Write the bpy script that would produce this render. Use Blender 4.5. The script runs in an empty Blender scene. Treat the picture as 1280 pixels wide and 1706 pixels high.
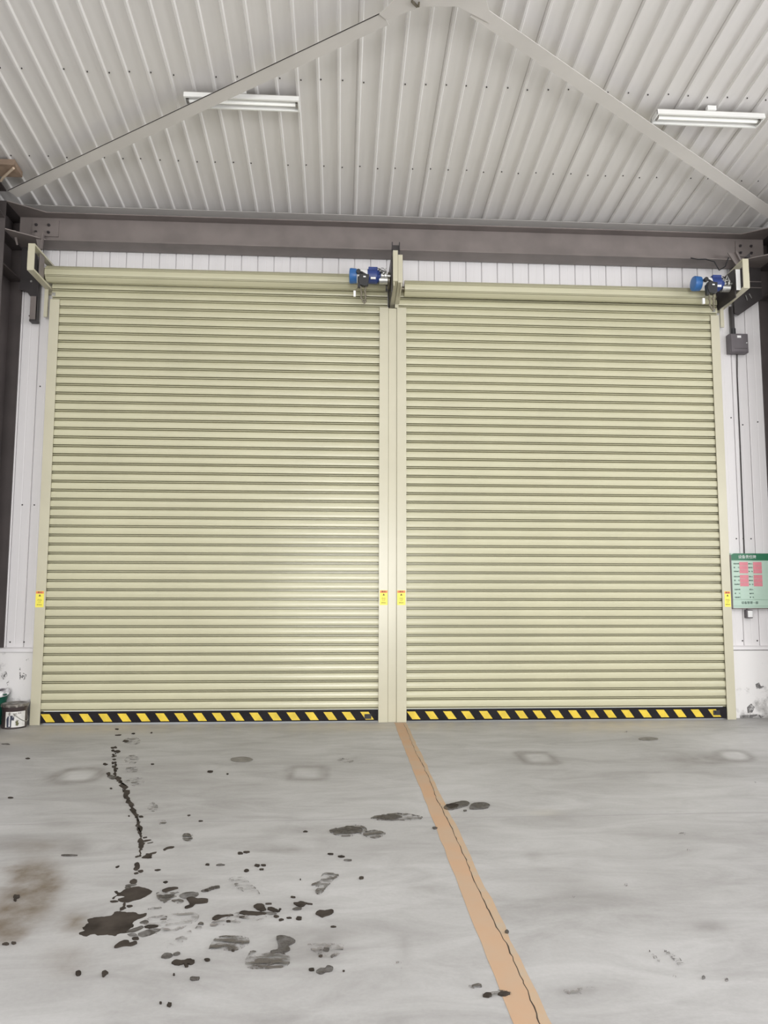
import bpy, bmesh, math, random
from mathutils import Vector, Matrix

random.seed(7)
sc = bpy.context.scene
COL = sc.collection

# ------------------------------------------------------------------ camera
F, PITCH, YAW, ROLL = 1238.592, 0.098724, 0.058575, 0.002539
CAM = Vector((0.0, -8.9249, 1.6))
_cy, _sy, _cp, _sp = math.cos(YAW), math.sin(YAW), math.cos(PITCH), math.sin(PITCH)
FWD = Vector((_sy * _cp, _cy * _cp, _sp))
_r0 = Vector((_cy, -_sy, 0.0))
_u0 = _r0.cross(FWD)
RGT = math.cos(ROLL) * _r0 + math.sin(ROLL) * _u0
UPV = -math.sin(ROLL) * _r0 + math.cos(ROLL) * _u0
cam_d = bpy.data.cameras.new('camera')
cam = bpy.data.objects.new('camera', cam_d)
COL.objects.link(cam)
cam_d.sensor_fit = 'HORIZONTAL'
cam_d.sensor_width = 36.0
cam_d.lens = F / 1280.0 * 36.0
cam_d.clip_end = 200
M3 = Matrix((RGT, UPV, -FWD)).transposed()
cam.matrix_world = Matrix.Translation(CAM) @ M3.to_4x4()
sc.camera = cam

# ------------------------------------------------------------------ light
sc.view_settings.view_transform = 'Standard'
sc.view_settings.look = 'None'
sc.view_settings.gamma = 1.0
sc.view_settings.use_curve_mapping = False
sc.view_settings.exposure = -0.66

world = bpy.data.worlds.new('sky')
sc.world = world
world.use_nodes = True
bg = world.node_tree.nodes['Background']
bg.inputs[0].default_value = (0.93, 0.97, 1.0, 1)
bg.inputs[1].default_value = 2.5
sc.cycles.max_bounces = 7
sc.cycles.diffuse_bounces = 4
sc.cycles.glossy_bounces = 3
sc.cycles.caustics_reflective = False
sc.cycles.caustics_refractive = False


def area(name, loc, rot, sx, sy, power, color):
    l = bpy.data.lights.new(name, 'AREA')
    l.shape = 'RECTANGLE'
    l.size, l.size_y = sx, sy
    l.energy = power
    l.color = color
    o = bpy.data.objects.new(name, l)
    COL.objects.link(o)
    o.location = loc
    o.rotation_euler = rot
    return o


H = math.pi / 2
# daylight entering through the openings of the hall (rear doorway, side window bands, roof skylights)
area('daylight_rear_door', (0.3, -20.9, 1.9), (H, 0, 0), 3.8, 3.8, 1650, (1.0, 0.99, 0.97))
area('daylight_right_windows', (13.8, -9.0, 3.4), (H, 0, H), 17.0, 3.6, 2100, (0.97, 0.98, 1.0))
area('daylight_left_windows', (-11.8, -11.0, 3.4), (H, 0, -H), 14.0, 3.0, 450, (1.0, 0.99, 0.96))
area('daylight_skylight_near', (1.5, -6.4, 6.93), (-0.128, 0, 0), 17.0, 1.5, 480, (1.0, 0.995, 0.985))
area('daylight_skylight_far', (1.0, -13.5, 7.0), (0.1, 0, 0), 16.0, 2.0, 1050, (1.0, 0.995, 0.985))

# ------------------------------------------------------------------ pixel -> place


def at(px, py, axis, val):
    d = FWD + RGT * ((px - 640.0) / F) - UPV * ((py - 853.0) / F)
    t = (val - CAM[axis]) / d[axis]
    return CAM + d * t


def to_px(P):
    v = Vector(P) - CAM
    z = v.dot(FWD)
    return 640 + F * v.dot(RGT) / z, 853 - F * v.dot(UPV) / z


# ------------------------------------------------------------------ materials
MATS = {}


def mat(name, col, rough=0.5, metal=0.0, noise=0.0, nscale=6.0, bump=0.0, bscale=60.0, emit=0.0, spec=0.5, col2=None, stretch=None):
    m = bpy.data.materials.new(name)
    m.use_nodes = True
    nt = m.node_tree
    b = nt.nodes['Principled BSDF']
    b.inputs['Base Color'].default_value = (*col, 1)
    b.inputs['Roughness'].default_value = rough
    b.inputs['Metallic'].default_value = metal
    b.inputs['Specular IOR Level'].default_value = spec
    tc = None
    if noise or bump:
        tc = nt.nodes.new('ShaderNodeNewGeometry')
        src = tc.outputs['Position']
        if stretch:
            mp = nt.nodes.new('ShaderNodeMapping')
            mp.inputs['Scale'].default_value = stretch
            nt.links.new(src, mp.inputs['Vector'])
            src = mp.outputs[0]
    if noise:
        n = nt.nodes.new('ShaderNodeTexNoise')
        n.inputs['Scale'].default_value = nscale
        n.inputs['Detail'].default_value = 6
        nt.links.new(src, n.inputs['Vector'])
        r = nt.nodes.new('ShaderNodeValToRGB')
        c2 = col2 or tuple(min(1, c * (1 - noise)) for c in col)
        r.color_ramp.elements[0].position = 0.35
        r.color_ramp.elements[1].position = 0.65
        r.color_ramp.elements[0].color = (*c2, 1)
        r.color_ramp.elements[1].color = (*col, 1)
        nt.links.new(n.outputs['Fac'], r.inputs[0])
        nt.links.new(r.outputs[0], b.inputs['Base Color'])
    if bump:
        n2 = nt.nodes.new('ShaderNodeTexNoise')
        n2.inputs['Scale'].default_value = bscale
        n2.inputs['Detail'].default_value = 3
        nt.links.new(src, n2.inputs['Vector'])
        bp = nt.nodes.new('ShaderNodeBump')
        bp.inputs['Strength'].default_value = bump
        bp.inputs['Distance'].default_value = 0.01
        nt.links.new(n2.outputs['Fac'], bp.inputs['Height'])
        nt.links.new(bp.outputs[0], b.inputs['Normal'])
    if emit:
        b.inputs['Emission Color'].default_value = (*col, 1)
        b.inputs['Emission Strength'].default_value = emit
    MATS[name] = m
    return m


M_DOOR = mat('door_paint', (0.535, 0.513, 0.358), 0.25, noise=0.07, nscale=1.3, spec=0.5)
M_GUIDE = mat('guide_paint', (0.54, 0.51, 0.385), 0.25, noise=0.06, nscale=2.0)
M_ROOF = mat('roof_sheet', (0.71, 0.69, 0.675), 0.42, noise=0.05, nscale=2.2, stretch=(6, 0.5, 1))
M_ROOF2 = mat('roof_flashing', (0.60, 0.575, 0.55), 0.45, noise=0.08, nscale=1.4)
M_WALL = mat('wall_sheet', (0.80, 0.78, 0.79), 0.45, noise=0.04, nscale=1.5, stretch=(5, 1, 0.3))
M_STEEL = mat('grey_steel', (0.215, 0.185, 0.175), 0.5, noise=0.2, nscale=3.0)
M_STEELD = mat('dark_steel', (0.045, 0.039, 0.040), 0.5, noise=0.25, nscale=4.0)
M_BLACK = mat('black_plastic', (0.018, 0.018, 0.02), 0.45)
M_SLOTSHADE = mat('slot_shade_dark', (0.03, 0.027, 0.025), 0.8)  # near-black standing in for the shade inside the guide slots
M_YELLOW = mat('warning_yellow', (0.78, 0.57, 0.05), 0.45, noise=0.2, nscale=9)
M_TAPEBLACK = mat('warning_black', (0.016, 0.014, 0.017), 0.6, noise=0.3, nscale=9, spec=0.15)
M_STICK = mat('sticker_yellow', (0.85, 0.75, 0.10), 0.4)
M_RED = mat('sticker_red', (0.75, 0.22, 0.10), 0.5)
M_INK = mat('dark_ink', (0.10, 0.075, 0.03), 0.6)
M_INKG = mat('green_ink', (0.02, 0.06, 0.05), 0.6)
M_BLUE = mat('motor_blue', (0.035, 0.15, 0.42), 0.35)
M_BLUED = mat('motor_dark_blue', (0.025, 0.05, 0.20), 0.4)
M_SILVER = mat('zinc_metal', (0.55, 0.55, 0.53), 0.35, metal=0.8, noise=0.3, nscale=30)
M_CHAIN = mat('chain_metal', (0.20, 0.18, 0.14), 0.45, metal=0.7)
M_PAPER = mat('white_label', (0.82, 0.82, 0.82), 0.5)
M_CTRL = mat('control_box_grey', (0.125, 0.11, 0.12), 0.45, noise=0.1, nscale=12)
M_SIGNG = mat('sign_green', (0.03, 0.17, 0.09), 0.4)
M_SIGNL = mat('sign_mint', (0.50, 0.66, 0.56), 0.42, noise=0.05, nscale=4)
M_PINK = mat('sign_pink', (0.74, 0.26, 0.31), 0.45, noise=0.1, nscale=14)
M_LAMP = mat('lamp_white', (0.86, 0.86, 0.84), 0.35)
M_TRAY = mat('lamp_tray_shade', (0.50, 0.48, 0.45), 0.5)  # darker than the rims: recess shade put into the tray colour
M_TUBE = mat('lamp_tube', (0.95, 0.95, 0.92), 0.25, emit=0.25)
M_LAP = mat('sheet_lap_grey', (0.30, 0.28, 0.27), 0.7)
M_LAMPD = mat('lamp_holder_grey', (0.25, 0.24, 0.22), 0.6)  # dark grey of the tube holders
M_BIN = mat('bin_green', (0.008, 0.085, 0.055), 0.4, noise=0.2, nscale=8)
M_BAG = mat('bag_white', (0.70, 0.69, 0.70), 0.5, noise=0.5, nscale=14, col2=(0.16, 0.14, 0.16))
M_PAIL = mat('pail_brown', (0.055, 0.04, 0.04), 0.35, noise=0.3, nscale=9)
M_LID = mat('pail_lid_metal', (0.30, 0.275, 0.25), 0.38, metal=0.5, noise=0.5, nscale=22)
M_PRINT = mat('label_print_white', (0.66, 0.65, 0.62), 0.5, noise=0.15, nscale=20)
M_NAVY = mat('print_navy', (0.025, 0.03, 0.055), 0.5)
M_SKINP = mat('print_grey', (0.22, 0.20, 0.19), 0.5)
M_OLIVE = mat('print_olive', (0.10, 0.10, 0.04), 0.5)
M_BEIGE = mat('cleat_beige', (0.36, 0.26, 0.19), 0.6, noise=0.3, nscale=10)
M_BEIGEL = mat('cleat_light', (0.68, 0.55, 0.42), 0.5)
M_YARD = mat('yard_ground', (0.6, 0.6, 0.58), 0.9)
M_HALL = mat('hall_wall', (0.62, 0.61, 0.60), 0.6)
M_WET = mat('stain_wet', (0.030, 0.025, 0.021), 0.9, noise=0.45, nscale=7, col2=(0.062, 0.052, 0.044), spec=0.05)
M_WETP = mat('stain_round', (0.20, 0.188, 0.172), 0.6, noise=0.3, nscale=15, spec=0.3)
M_CRACK = mat('crack_dark', (0.045, 0.03, 0.02), 0.9)
M_JOINT = mat('joint_grey', (0.31, 0.30, 0.295), 0.9)


def mat_plinth():
    m = mat('plinth_white', (0.80, 0.785, 0.78), 0.75)
    nt = m.node_tree
    b = nt.nodes['Principled BSDF']
    g = nt.nodes.new('ShaderNodeNewGeometry')
    n1 = nt.nodes.new('ShaderNodeTexNoise')
    n1.inputs['Scale'].default_value = 3.2
    n1.inputs['Detail'].default_value = 9
    n1.inputs['Roughness'].default_value = 0.68
    nt.links.new(g.outputs['Position'], n1.inputs['Vector'])
    sep = nt.nodes.new('ShaderNodeSeparateXYZ')
    nt.links.new(g.outputs['Position'], sep.inputs[0])
    # dirt splashes gather close to the ground
    mr = nt.nodes.new('ShaderNodeMapRange')
    mr.inputs['From Min'].default_value = 0.0
    mr.inputs['From Max'].default_value = 0.35
    mr.inputs['To Min'].default_value = 0.17
    mr.inputs['To Max'].default_value = 0.0
    nt.links.new(sep.outputs['Z'], mr.inputs['Value'])
    ad = nt.nodes.new('ShaderNodeMath')
    ad.operation = 'ADD'
    nt.links.new(n1.outputs['Fac'], ad.inputs[0])
    nt.links.new(mr.outputs[0], ad.inputs[1])
    r = nt.nodes.new('ShaderNodeValToRGB')
    e = r.color_ramp.elements
    e[0].position = 0.58
    e[0].color = (0.80, 0.785, 0.78, 1)
    e[1].position = 0.74
    e[1].color = (0.30, 0.29, 0.28, 1)
    nt.links.new(ad.outputs[0], r.inputs[0])
    nt.links.new(r.outputs[0], b.inputs['Base Color'])
    return m


M_PLINTH = mat_plinth()


def mat_floor():
    m = bpy.data.materials.new('concrete_floor')
    m.use_nodes = True
    nt = m.node_tree
    b = nt.nodes['Principled BSDF']
    g = nt.nodes.new('ShaderNodeNewGeometry')

    def noise(scale, det, rough, stretch=None, dist=0.0):
        n = nt.nodes.new('ShaderNodeTexNoise')
        n.inputs['Scale'].default_value = scale
        n.inputs['Detail'].default_value = det
        n.inputs['Roughness'].default_value = rough
        n.inputs['Distortion'].default_value = dist
        if stretch:
            mp = nt.nodes.new('ShaderNodeMapping')
            mp.inputs['Scale'].default_value = stretch
            nt.links.new(g.outputs['Position'], mp.inputs['Vector'])
            nt.links.new(mp.outputs[0], n.inputs['Vector'])
        else:
            nt.links.new(g.outputs['Position'], n.inputs['Vector'])
        return n.outputs['Fac']

    def ramp(fac, p0, c0, p1, c1):
        r = nt.nodes.new('ShaderNodeValToRGB')
        r.color_ramp.elements[0].position = p0
        r.color_ramp.elements[1].position = p1
        r.color_ramp.elements[0].color = (*c0, 1)
        r.color_ramp.elements[1].color = (*c1, 1)
        nt.links.new(fac, r.inputs[0])
        return r.outputs[0]

    def mix(kind, fac, a, c):
        x = nt.nodes.new('ShaderNodeMix')
        x.data_type = 'RGBA'
        x.blend_type = kind
        if isinstance(fac, (int, float)):
            x.inputs[0].default_value = fac
        else:
            nt.links.new(fac, x.inputs[0])
        for s, v in ((x.inputs[6], a), (x.inputs[7], c)):
            if isinstance(v, tuple):
                s.default_value = (*v, 1)
            else:
                nt.links.new(v, s)
        return x.outputs[2]

    base = ramp(noise(0.55, 8, 0.6, (0.7, 1.3, 1), 0.6), 0.3, (0.34, 0.334, 0.33), 0.7, (0.45, 0.446, 0.446))
    cl = ramp(noise(2.4, 9, 0.65, (0.6, 1.6, 1), 0.8), 0.30, (0.66, 0.65, 0.645), 0.60, (1, 1, 1))
    c = mix('MULTIPLY', 0.75, base, cl)
    fine = ramp(noise(45, 6, 0.7), 0.3, (0.88, 0.88, 0.88), 0.7, (1.06, 1.06, 1.06))
    c = mix('MULTIPLY', 0.5, c, fine)
    for an, colr, st in (('smudge_dark', (0.20, 0.19, 0.184), 1.0), ('smudge_brown', (0.125, 0.095, 0.065), 1.0), ('pale_smudge_glare', (0.56, 0.555, 0.555), 1.0), ('smudge_sand', (0.50, 0.44, 0.33), 1.0)):
        a = nt.nodes.new('ShaderNodeAttribute')
        a.attribute_name = an
        mm = nt.nodes.new('ShaderNodeMath')
        mm.operation = 'MULTIPLY'
        nt.links.new(a.outputs['Fac'], mm.inputs[0])
        bl = nt.nodes.new('ShaderNodeMapRange')
        bl.inputs['From Min'].default_value = 0.3
        bl.inputs['From Max'].default_value = 0.62
        bl.inputs['To Min'].default_value = 0.45
        bl.inputs['To Max'].default_value = 1.0
        nt.links.new(noise(5.5, 6, 0.62), bl.inputs['Value'])
        nt.links.new(bl.outputs[0], mm.inputs[1])
        mm.use_clamp = True
        c = mix('MIX', mm.outputs[0], c, colr)
    nt.links.new(c, b.inputs['Base Color'])
    b.inputs['Roughness'].default_value = 0.55
    b.inputs['Specular IOR Level'].default_value = 0.35
    bp = nt.nodes.new('ShaderNodeBump')
    bp.inputs['Strength'].default_value = 0.08
    bp.inputs['Distance'].default_value = 0.01
    nt.links.new(noise(30, 5, 0.6), bp.inputs['Height'])
    nt.links.new(bp.outputs[0], b.inputs['Normal'])
    return m


M_FLOOR = mat_floor()


def mat_streak(name, col, scale, thr, rot=0.0, soft=0.09, st=3.0):
    """worn mark: broken up by noise, bare floor shows between the streaks"""
    m = bpy.data.materials.new(name)
    m.use_nodes = True
    nt = m.node_tree
    b = nt.nodes['Principled BSDF']
    out = nt.nodes['Material Output']
    b.inputs['Base Color'].default_value = (*col, 1)
    b.inputs['Roughness'].default_value = 0.6
    g = nt.nodes.new('ShaderNodeNewGeometry')
    mp = nt.nodes.new('ShaderNodeMapping')
    mp.inputs['Rotation'].default_value = (0, 0, rot)
    mp.inputs['Scale'].default_value = (1.0, st, 1)
    nt.links.new(g.outputs['Position'], mp.inputs['Vector'])
    n = nt.nodes.new('ShaderNodeTexNoise')
    n.inputs['Scale'].default_value = scale
    n.inputs['Detail'].default_value = 7
    n.inputs['Roughness'].default_value = 0.7
    n.inputs['Distortion'].default_value = 0.7
    nt.links.new(mp.outputs[0], n.inputs['Vector'])
    r = nt.nodes.new('ShaderNodeValToRGB')
    r.color_ramp.elements[0].position = thr
    r.color_ramp.elements[1].position = thr + soft
    nt.links.new(n.outputs['Fac'], r.inputs[0])
    t = nt.nodes.new('ShaderNodeBsdfTransparent')
    mx = nt.nodes.new('ShaderNodeMixShader')
    nt.links.new(r.outputs[0], mx.inputs[0])
    nt.links.new(t.outputs[0], mx.inputs[1])
    nt.links.new(b.outputs[0], mx.inputs[2])
    nt.links.new(mx.outputs[0], out.inputs['Surface'])
    return m


M_DAMP = mat_streak('stain_damp', (0.060, 0.052, 0.046), 9, 0.22, 0.3, 0.42, 1.6)
M_TREAD = mat_streak('tyre_print', (0.085, 0.075, 0.065), 11, 0.47, 0.5)
M_TREAD2 = mat_streak('tyre_print_thin', (0.10, 0.09, 0.082), 13, 0.53, -0.5)
M_TREADF = mat_streak('tyre_print_faint', (0.19, 0.175, 0.165), 12, 0.53, 0.2)
M_LINE = mat('line_paint', (0.45, 0.285, 0.175), 0.7, noise=0.35, nscale=3.5, col2=(0.42, 0.30, 0.205))
M_LINE2 = mat('line_paint_edge', (0.45, 0.305, 0.19), 0.7, noise=0.3, nscale=9, col2=(0.40, 0.32, 0.235))

# ------------------------------------------------------------------ mesh helpers


class MB:
    def __init__(s):
        s.v = []
        s.f = []

    def box(s, x0, x1, y0, y1, z0, z1):
        n = len(s.v)
        s.v += [(x0, y0, z0), (x1, y0, z0), (x1, y1, z0), (x0, y1, z0), (x0, y0, z1), (x1, y0, z1), (x1, y1, z1), (x0, y1, z1)]
        s.f += [tuple(n + i for i in q) for q in ((0, 3, 2, 1), (4, 5, 6, 7), (0, 1, 5, 4), (1, 2, 6, 5), (2, 3, 7, 6), (3, 0, 4, 7))]
        return s

    def prism(s, poly, axis, a, b):
        """extrude a 2D polygon along axis; 2D coords are the other two axes in order"""
        n = len(s.v)
        k = len(poly)
        for w in (a, b):
            for p in poly:
                q = list(p)
                q.insert(axis, w)
                s.v.append(tuple(q))
        s.f.append(tuple(n + i for i in range(k - 1, -1, -1)))
        s.f.append(tuple(n + k + i for i in range(k)))
        for i in range(k):
            j = (i + 1) % k
            s.f.append((n + i, n + j, n + k + j, n + k + i))
        return s

    def hexa(s, lower, upper):
        n = len(s.v)
        k = len(lower)
        s.v += [tuple(p) for p in lower] + [tuple(p) for p in upper]
        s.f.append(tuple(n + i for i in range(k - 1, -1, -1)))
        s.f.append(tuple(n + k + i for i in range(k)))
        for i in range(k):
            j = (i + 1) % k
            s.f.append((n + i, n + j, n + k + j, n + k + i))
        return s

    def lathe(s, prof, center, axis=2, seg=28, a0=0.0):
        """prof: list of (radius, height) along axis"""
        n = len(s.v)
        for r, h in prof:
            for i in range(seg):
                a = a0 + 2 * math.pi * i / seg
                u, w = r * math.cos(a), r * math.sin(a)
                if axis == 2:
                    p = (center[0] + u, center[1] + w, center[2] + h)
                elif axis == 0:
                    p = (center[0] + h, center[1] + u, center[2] + w)
                else:
                    p = (center[0] + u, center[1] + h, center[2] + w)
                s.v.append(p)
        for j in range(len(prof) - 1):
            for i in range(seg):
                i2 = (i + 1) % seg
                s.f.append((n + j * seg + i, n + j * seg + i2, n + (j + 1) * seg + i2, n + (j + 1) * seg + i))
        s.f.append(tuple(n + i for i in range(seg - 1, -1, -1)))
        m = n + (len(prof) - 1) * seg
        s.f.append(tuple(m + i for i in range(seg)))
        return s

    def tube(s, pts, r, seg=6):
        n = len(s.v)
        pts = [Vector(p) for p in pts]
        for i, p in enumerate(pts):
            d = (pts[min(i + 1, len(pts) - 1)] - pts[max(i - 1, 0)]).normalized()
            up = Vector((0, 1, 0)) if abs(d.y) < 0.9 else Vector((1, 0, 0))
            a = d.cross(up).normalized()
            b = d.cross(a)
            for k in range(seg):
                t = 2 * math.pi * k / seg
                s.v.append(tuple(p + a * (r * math.cos(t)) + b * (r * math.sin(t))))
        for i in range(len(pts) - 1):
            for k in range(seg):
                k2 = (k + 1) % seg
                s.f.append((n + i * seg + k, n + i * seg + k2, n + (i + 1) * seg + k2, n + (i + 1) * seg + k))
        s.f.append(tuple(n + k for k in range(seg - 1, -1, -1)))
        m = n + (len(pts) - 1) * seg
        s.f.append(tuple(m + k for k in range(seg)))
        return s

    def build(s, name, m, parent=None, smooth=False, bevel=0.0):
        me = bpy.data.meshes.new(name)
        me.from_pydata(s.v, [], s.f)
        bm = bmesh.new()
        bm.from_mesh(me)
        bmesh.ops.recalc_face_normals(bm, faces=bm.faces)
        bm.to_mesh(me)
        bm.free()
        me.materials.append(m)
        if smooth:
            me.shade_smooth()
            me.set_sharp_from_angle(angle=math.radians(40))
        o = bpy.data.objects.new(name, me)
        COL.objects.link(o)
        if parent:
            o.parent = parent
            o.matrix_parent_inverse = Matrix.Translation(-parent.location)
        if bevel:
            md = o.modifiers.new('bevel', 'BEVEL')
            md.width = bevel
            md.segments = 2
        return o


def empty(name, loc):
    o = bpy.data.objects.new(name, None)
    COL.objects.link(o)
    o.location = loc
    o.empty_display_size = 0.1
    return o


def tag(o, label=None, cat=None, group=None, kind=None):
    if label:
        o['label'] = label
    if cat:
        o['category'] = cat
    if group:
        o['group'] = group
    if kind:
        o['kind'] = kind
    return o


def copy_to(o, parent, dx=0, dy=0, dz=0):
    c = o.copy()
    COL.objects.link(c)
    c.parent = parent
    c.matrix_parent_inverse = o.matrix_parent_inverse.copy()
    c.location = (o.location[0] + dx, o.location[1] + dy, o.location[2] + dz)
    return c


def text(name, body, size, m, parent, center, align='CENTER', depth=0.0006):
    """lettering facing the viewer (-Y)"""
    cu = bpy.data.curves.new(name, 'FONT')
    cu.body = body
    cu.size = size
    cu.align_x = align
    cu.align_y = 'CENTER'
    cu.extrude = depth
    cu.resolution_u = 2
    tmp = bpy.data.objects.new(name, cu)
    COL.objects.link(tmp)
    dg = bpy.context.evaluated_depsgraph_get()
    me = bpy.data.meshes.new_from_object(tmp.evaluated_get(dg))
    bpy.data.objects.remove(tmp)
    R = Matrix.Translation(Vector(center)) @ Matrix.Rotation(H, 4, 'X')
    me.transform(R)
    me.materials.clear()
    me.materials.append(m)
    o = bpy.data.objects.new(name, me)
    COL.objects.link(o)
    o.parent = parent
    o.matrix_parent_inverse = Matrix.Translation(-parent.location)
    return o


# ------------------------------------------------------------------ key dimensions (metres)
XL0, XL1 = -3.535, -3.422       # left guide rail
XC0, XC1, XC2, XC3 = 0.463, 0.573, 0.679, 0.795   # left guide | centre post | right guide
XR0, XR1 = 4.690, 4.800         # right guide rail
ZTOP = 5.043
YW = 0.15                       # face of the wall cladding
RP = 0.20298                    # rib pitch of the sheets
RX0 = -2.8946
Z0, SL = 6.2133, 0.12803        # roof: z = Z0 - SL * y


def zr(y):
    return Z0 - SL * y


RIDGE = -10.5

# ------------------------------------------------------------------ floor
def build_floor():
    gx = [-12.0, -8.0] + [-6.0 + 0.05 * i for i in range(261)] + [9.0, 14.0]
    gy = [-21.0, -14.0, -10.0] + [-7.6 + 0.05 * i for i in range(156)]
    nx, ny = len(gx), len(gy)
    vs = [(x, y, 0.0) for y in gy for x in gx]
    fs = [(j * nx + i, j * nx + i + 1, (j + 1) * nx + i + 1, (j + 1) * nx + i) for j in range(ny - 1) for i in range(nx - 1)]
    me = bpy.data.meshes.new('floor')
    me.from_pydata(vs, [], fs)
    me.materials.append(M_FLOOR)
    o = bpy.data.objects.new('floor', me)
    COL.objects.link(o)
    tag(o, 'grey concrete floor with stains and wheel marks', 'floor', kind='structure')

    def ell(px, py, cx, cy, rx, ry, p=2.0):
        d = ((px - cx) / rx) ** 2 + ((py - cy) / ry) ** 2
        return math.exp(-d ** (p / 2) * 1.4)

    def ring(px, py, cx, cy, rx, ry, w=0.28, rect=4.0, skew=0.0):
        u = (px - cx - skew * (py - cy)) / rx
        v = (py - cy) / ry
        d = (abs(u) ** rect + abs(v) ** rect) ** (1 / rect)
        return math.exp(-((d - 1) / w) ** 2), max(0.0, min(1.0, (1.0 - d) / 0.35))

    dark, brown, light, sand = [], [], [], []
    for x, y, z in vs:
        if y < -7.7 or x < -6.1 or x > 7.1 or (Vector((x, y, 0)) - CAM).dot(FWD) < 0.6:
            dark.append(0.0); brown.append(0.0); light.append(0.0); sand.append(0.0)
            continue
        px, py = to_px((x, y, z))
        d = b = l = 0.0
        r, i = ring(px, py, 131, 1292, 32, 11, 0.3, 3, -1.0)
        d += 0.55 * r; l += 0.5 * i
        d += 0.35 * ell(px, py, 88, 1296, 20, 7) + 0.4 * ell(px, py, 103, 1304, 22, 4)
        r, i = ring(px, py, 512, 1288, 28, 10.5, 0.28, 6)
        d += 0.42 * r; l += 0.3 * i
        r, i = ring(px, py, 896, 1263, 24, 8.5, 0.3, 5, 0.9)
        d += 0.75 * r; l += 0.5 * i
        d += 0.45 * ell(px, py, 918, 1270, 20, 5) + 0.35 * ell(px, py, 868, 1256, 18, 5)
        r, i = ring(px, py, 1224, 1259, 24, 8, 0.3, 3, 1.0)
        d += 0.5 * r; l += 0.7 * i
        d += 0.42 * ell(px, py, 1165, 1265, 75, 11)
        d += 0.25 * ell(px, py, 1190, 1268, 35, 8)
        l += 0.6 * ell(px, py, 1240, 1235, 90, 22)  # pale patch painting in the glare on the floor at right
        # brown damp patch on the left
        b += 0.62 * ell(px, py, 62, 1470, 46, 42, 3) + 0.55 * ell(px, py, 8, 1545, 40, 28, 3) + 0.5 * ell(px, py, 30, 1510, 60, 40)
        b += 0.75 * ell(px, py, 6, 1560, 24, 9)
        b += 0.45 * ell(px, py, 24, 1448, 22, 6) + 0.3 * ell(px, py, 60, 1410, 60, 12)
        b += 0.62 * ell(px, py, 124, 1537, 20, 17) + 0.26 * ell(px, py, 108, 1600, 40, 30)
        d += 0.4 * ell(px, py, 128, 1413, 24, 14) + 0.3 * ell(px, py, 100, 1372, 35, 6)
        # other rubbed marks
        d += 0.3 * ell(px, py, 475, 1417, 65, 6) + 0.3 * ell(px, py, 532, 1395, 5, 22) + 0.2 * ell(px, py, 455, 1410, 45, 8)
        d += 0.28 * ell(px, py, 540, 1560, 60, 18) + 0.22 * ell(px, py, 520, 1590, 60, 20)
        d += 0.3 * ell(px, py, 710, 1480, 40, 5) + 0.2 * ell(px, py, 960, 1480, 80, 24)
        d += 0.35 * ell(px, py, 1180, 1545, 45, 14) + 0.25 * ell(px, py, 930, 1360, 50, 8) + 0.25 * ell(px, py, 890, 1425, 18, 10)
        d += 0.3 * ell(px, py, 968, 1652, 40, 7) + 0.3 * ell(px, py, 670, 1590, 10, 28)
        d += 0.18 * ell(px, py, 300, 1285, 60, 10)
        l += 0.35 * ell(px, py, 1150, 1330, 130, 30) + 0.3 * ell(px, py, 600, 1570, 40, 10) + 0.3 * ell(px, py, 760, 1300, 60, 40)
        l += 0.25 * ell(px, py, 1000, 1420, 160, 60)
        d *= 2.2; b *= 2.0; l *= 0.8
        dark.append(min(0.95, d)); brown.append(min(0.95, b)); light.append(min(1, l))
        s = 0.55 * math.exp(-((y + 0.25) / 0.28) ** 2) * (0.5 + 0.5 * math.sin(x * 2.1 + 1.0)) + 0.35 * ell(px, py, 30, 1232, 60, 12)
        s += 0.35 * ell(px, py, 1000, 1215, 120, 9) + 0.3 * ell(px, py, 905, 1354, 30, 5)
        sand.append(min(1, s))
    for nm, arr in (('smudge_dark', dark), ('smudge_brown', brown), ('pale_smudge_glare', light), ('smudge_sand', sand)):
        a = me.attributes.new(nm, 'FLOAT', 'POINT')
        a.data.foreach_set('value', arr)
    return o


floor = build_floor()
MB().box(-40, 40, -60, -21.0, -0.2, -0.004).box(-40, 40, 0.32, 60, -0.2, -0.004).build('yard_ground', M_YARD)
tag(bpy.data.objects['yard_ground'], 'pale paved yard outside the hall', 'ground', kind='structure')

# ------------------------------------------------------------------ ceiling : ribbed sheets, one object per rib bay
ceiling = MB().hexa([(-12, 0.3, zr(0.3) + 0.03), (14, 0.3, zr(0.3) + 0.03), (14, RIDGE, zr(RIDGE) + 0.03), (-12, RIDGE, zr(RIDGE) + 0.03)],
                    [(-12, 0.3, zr(0.3) + 0.12), (14, 0.3, zr(0.3) + 0.12), (14, RIDGE, zr(RIDGE) + 0.12), (-12, RIDGE, zr(RIDGE) + 0.12)]).build('ceiling', M_ROOF)
tag(ceiling, 'white ribbed metal roof lining rising from the door wall', 'ceiling', kind='structure')
MB().hexa([(-12, RIDGE, zr(RIDGE)), (14, RIDGE, zr(RIDGE)), (14, -21, zr(RIDGE) - 1.3), (-12, -21, zr(RIDGE) - 1.3)],
          [(-12, RIDGE, zr(RIDGE) + .1), (14, RIDGE, zr(RIDGE) + .1), (14, -21, zr(RIDGE) - 1.2), (-12, -21, zr(RIDGE) - 1.2)]).build('roof_slope', M_ROOF, ceiling)

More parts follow.
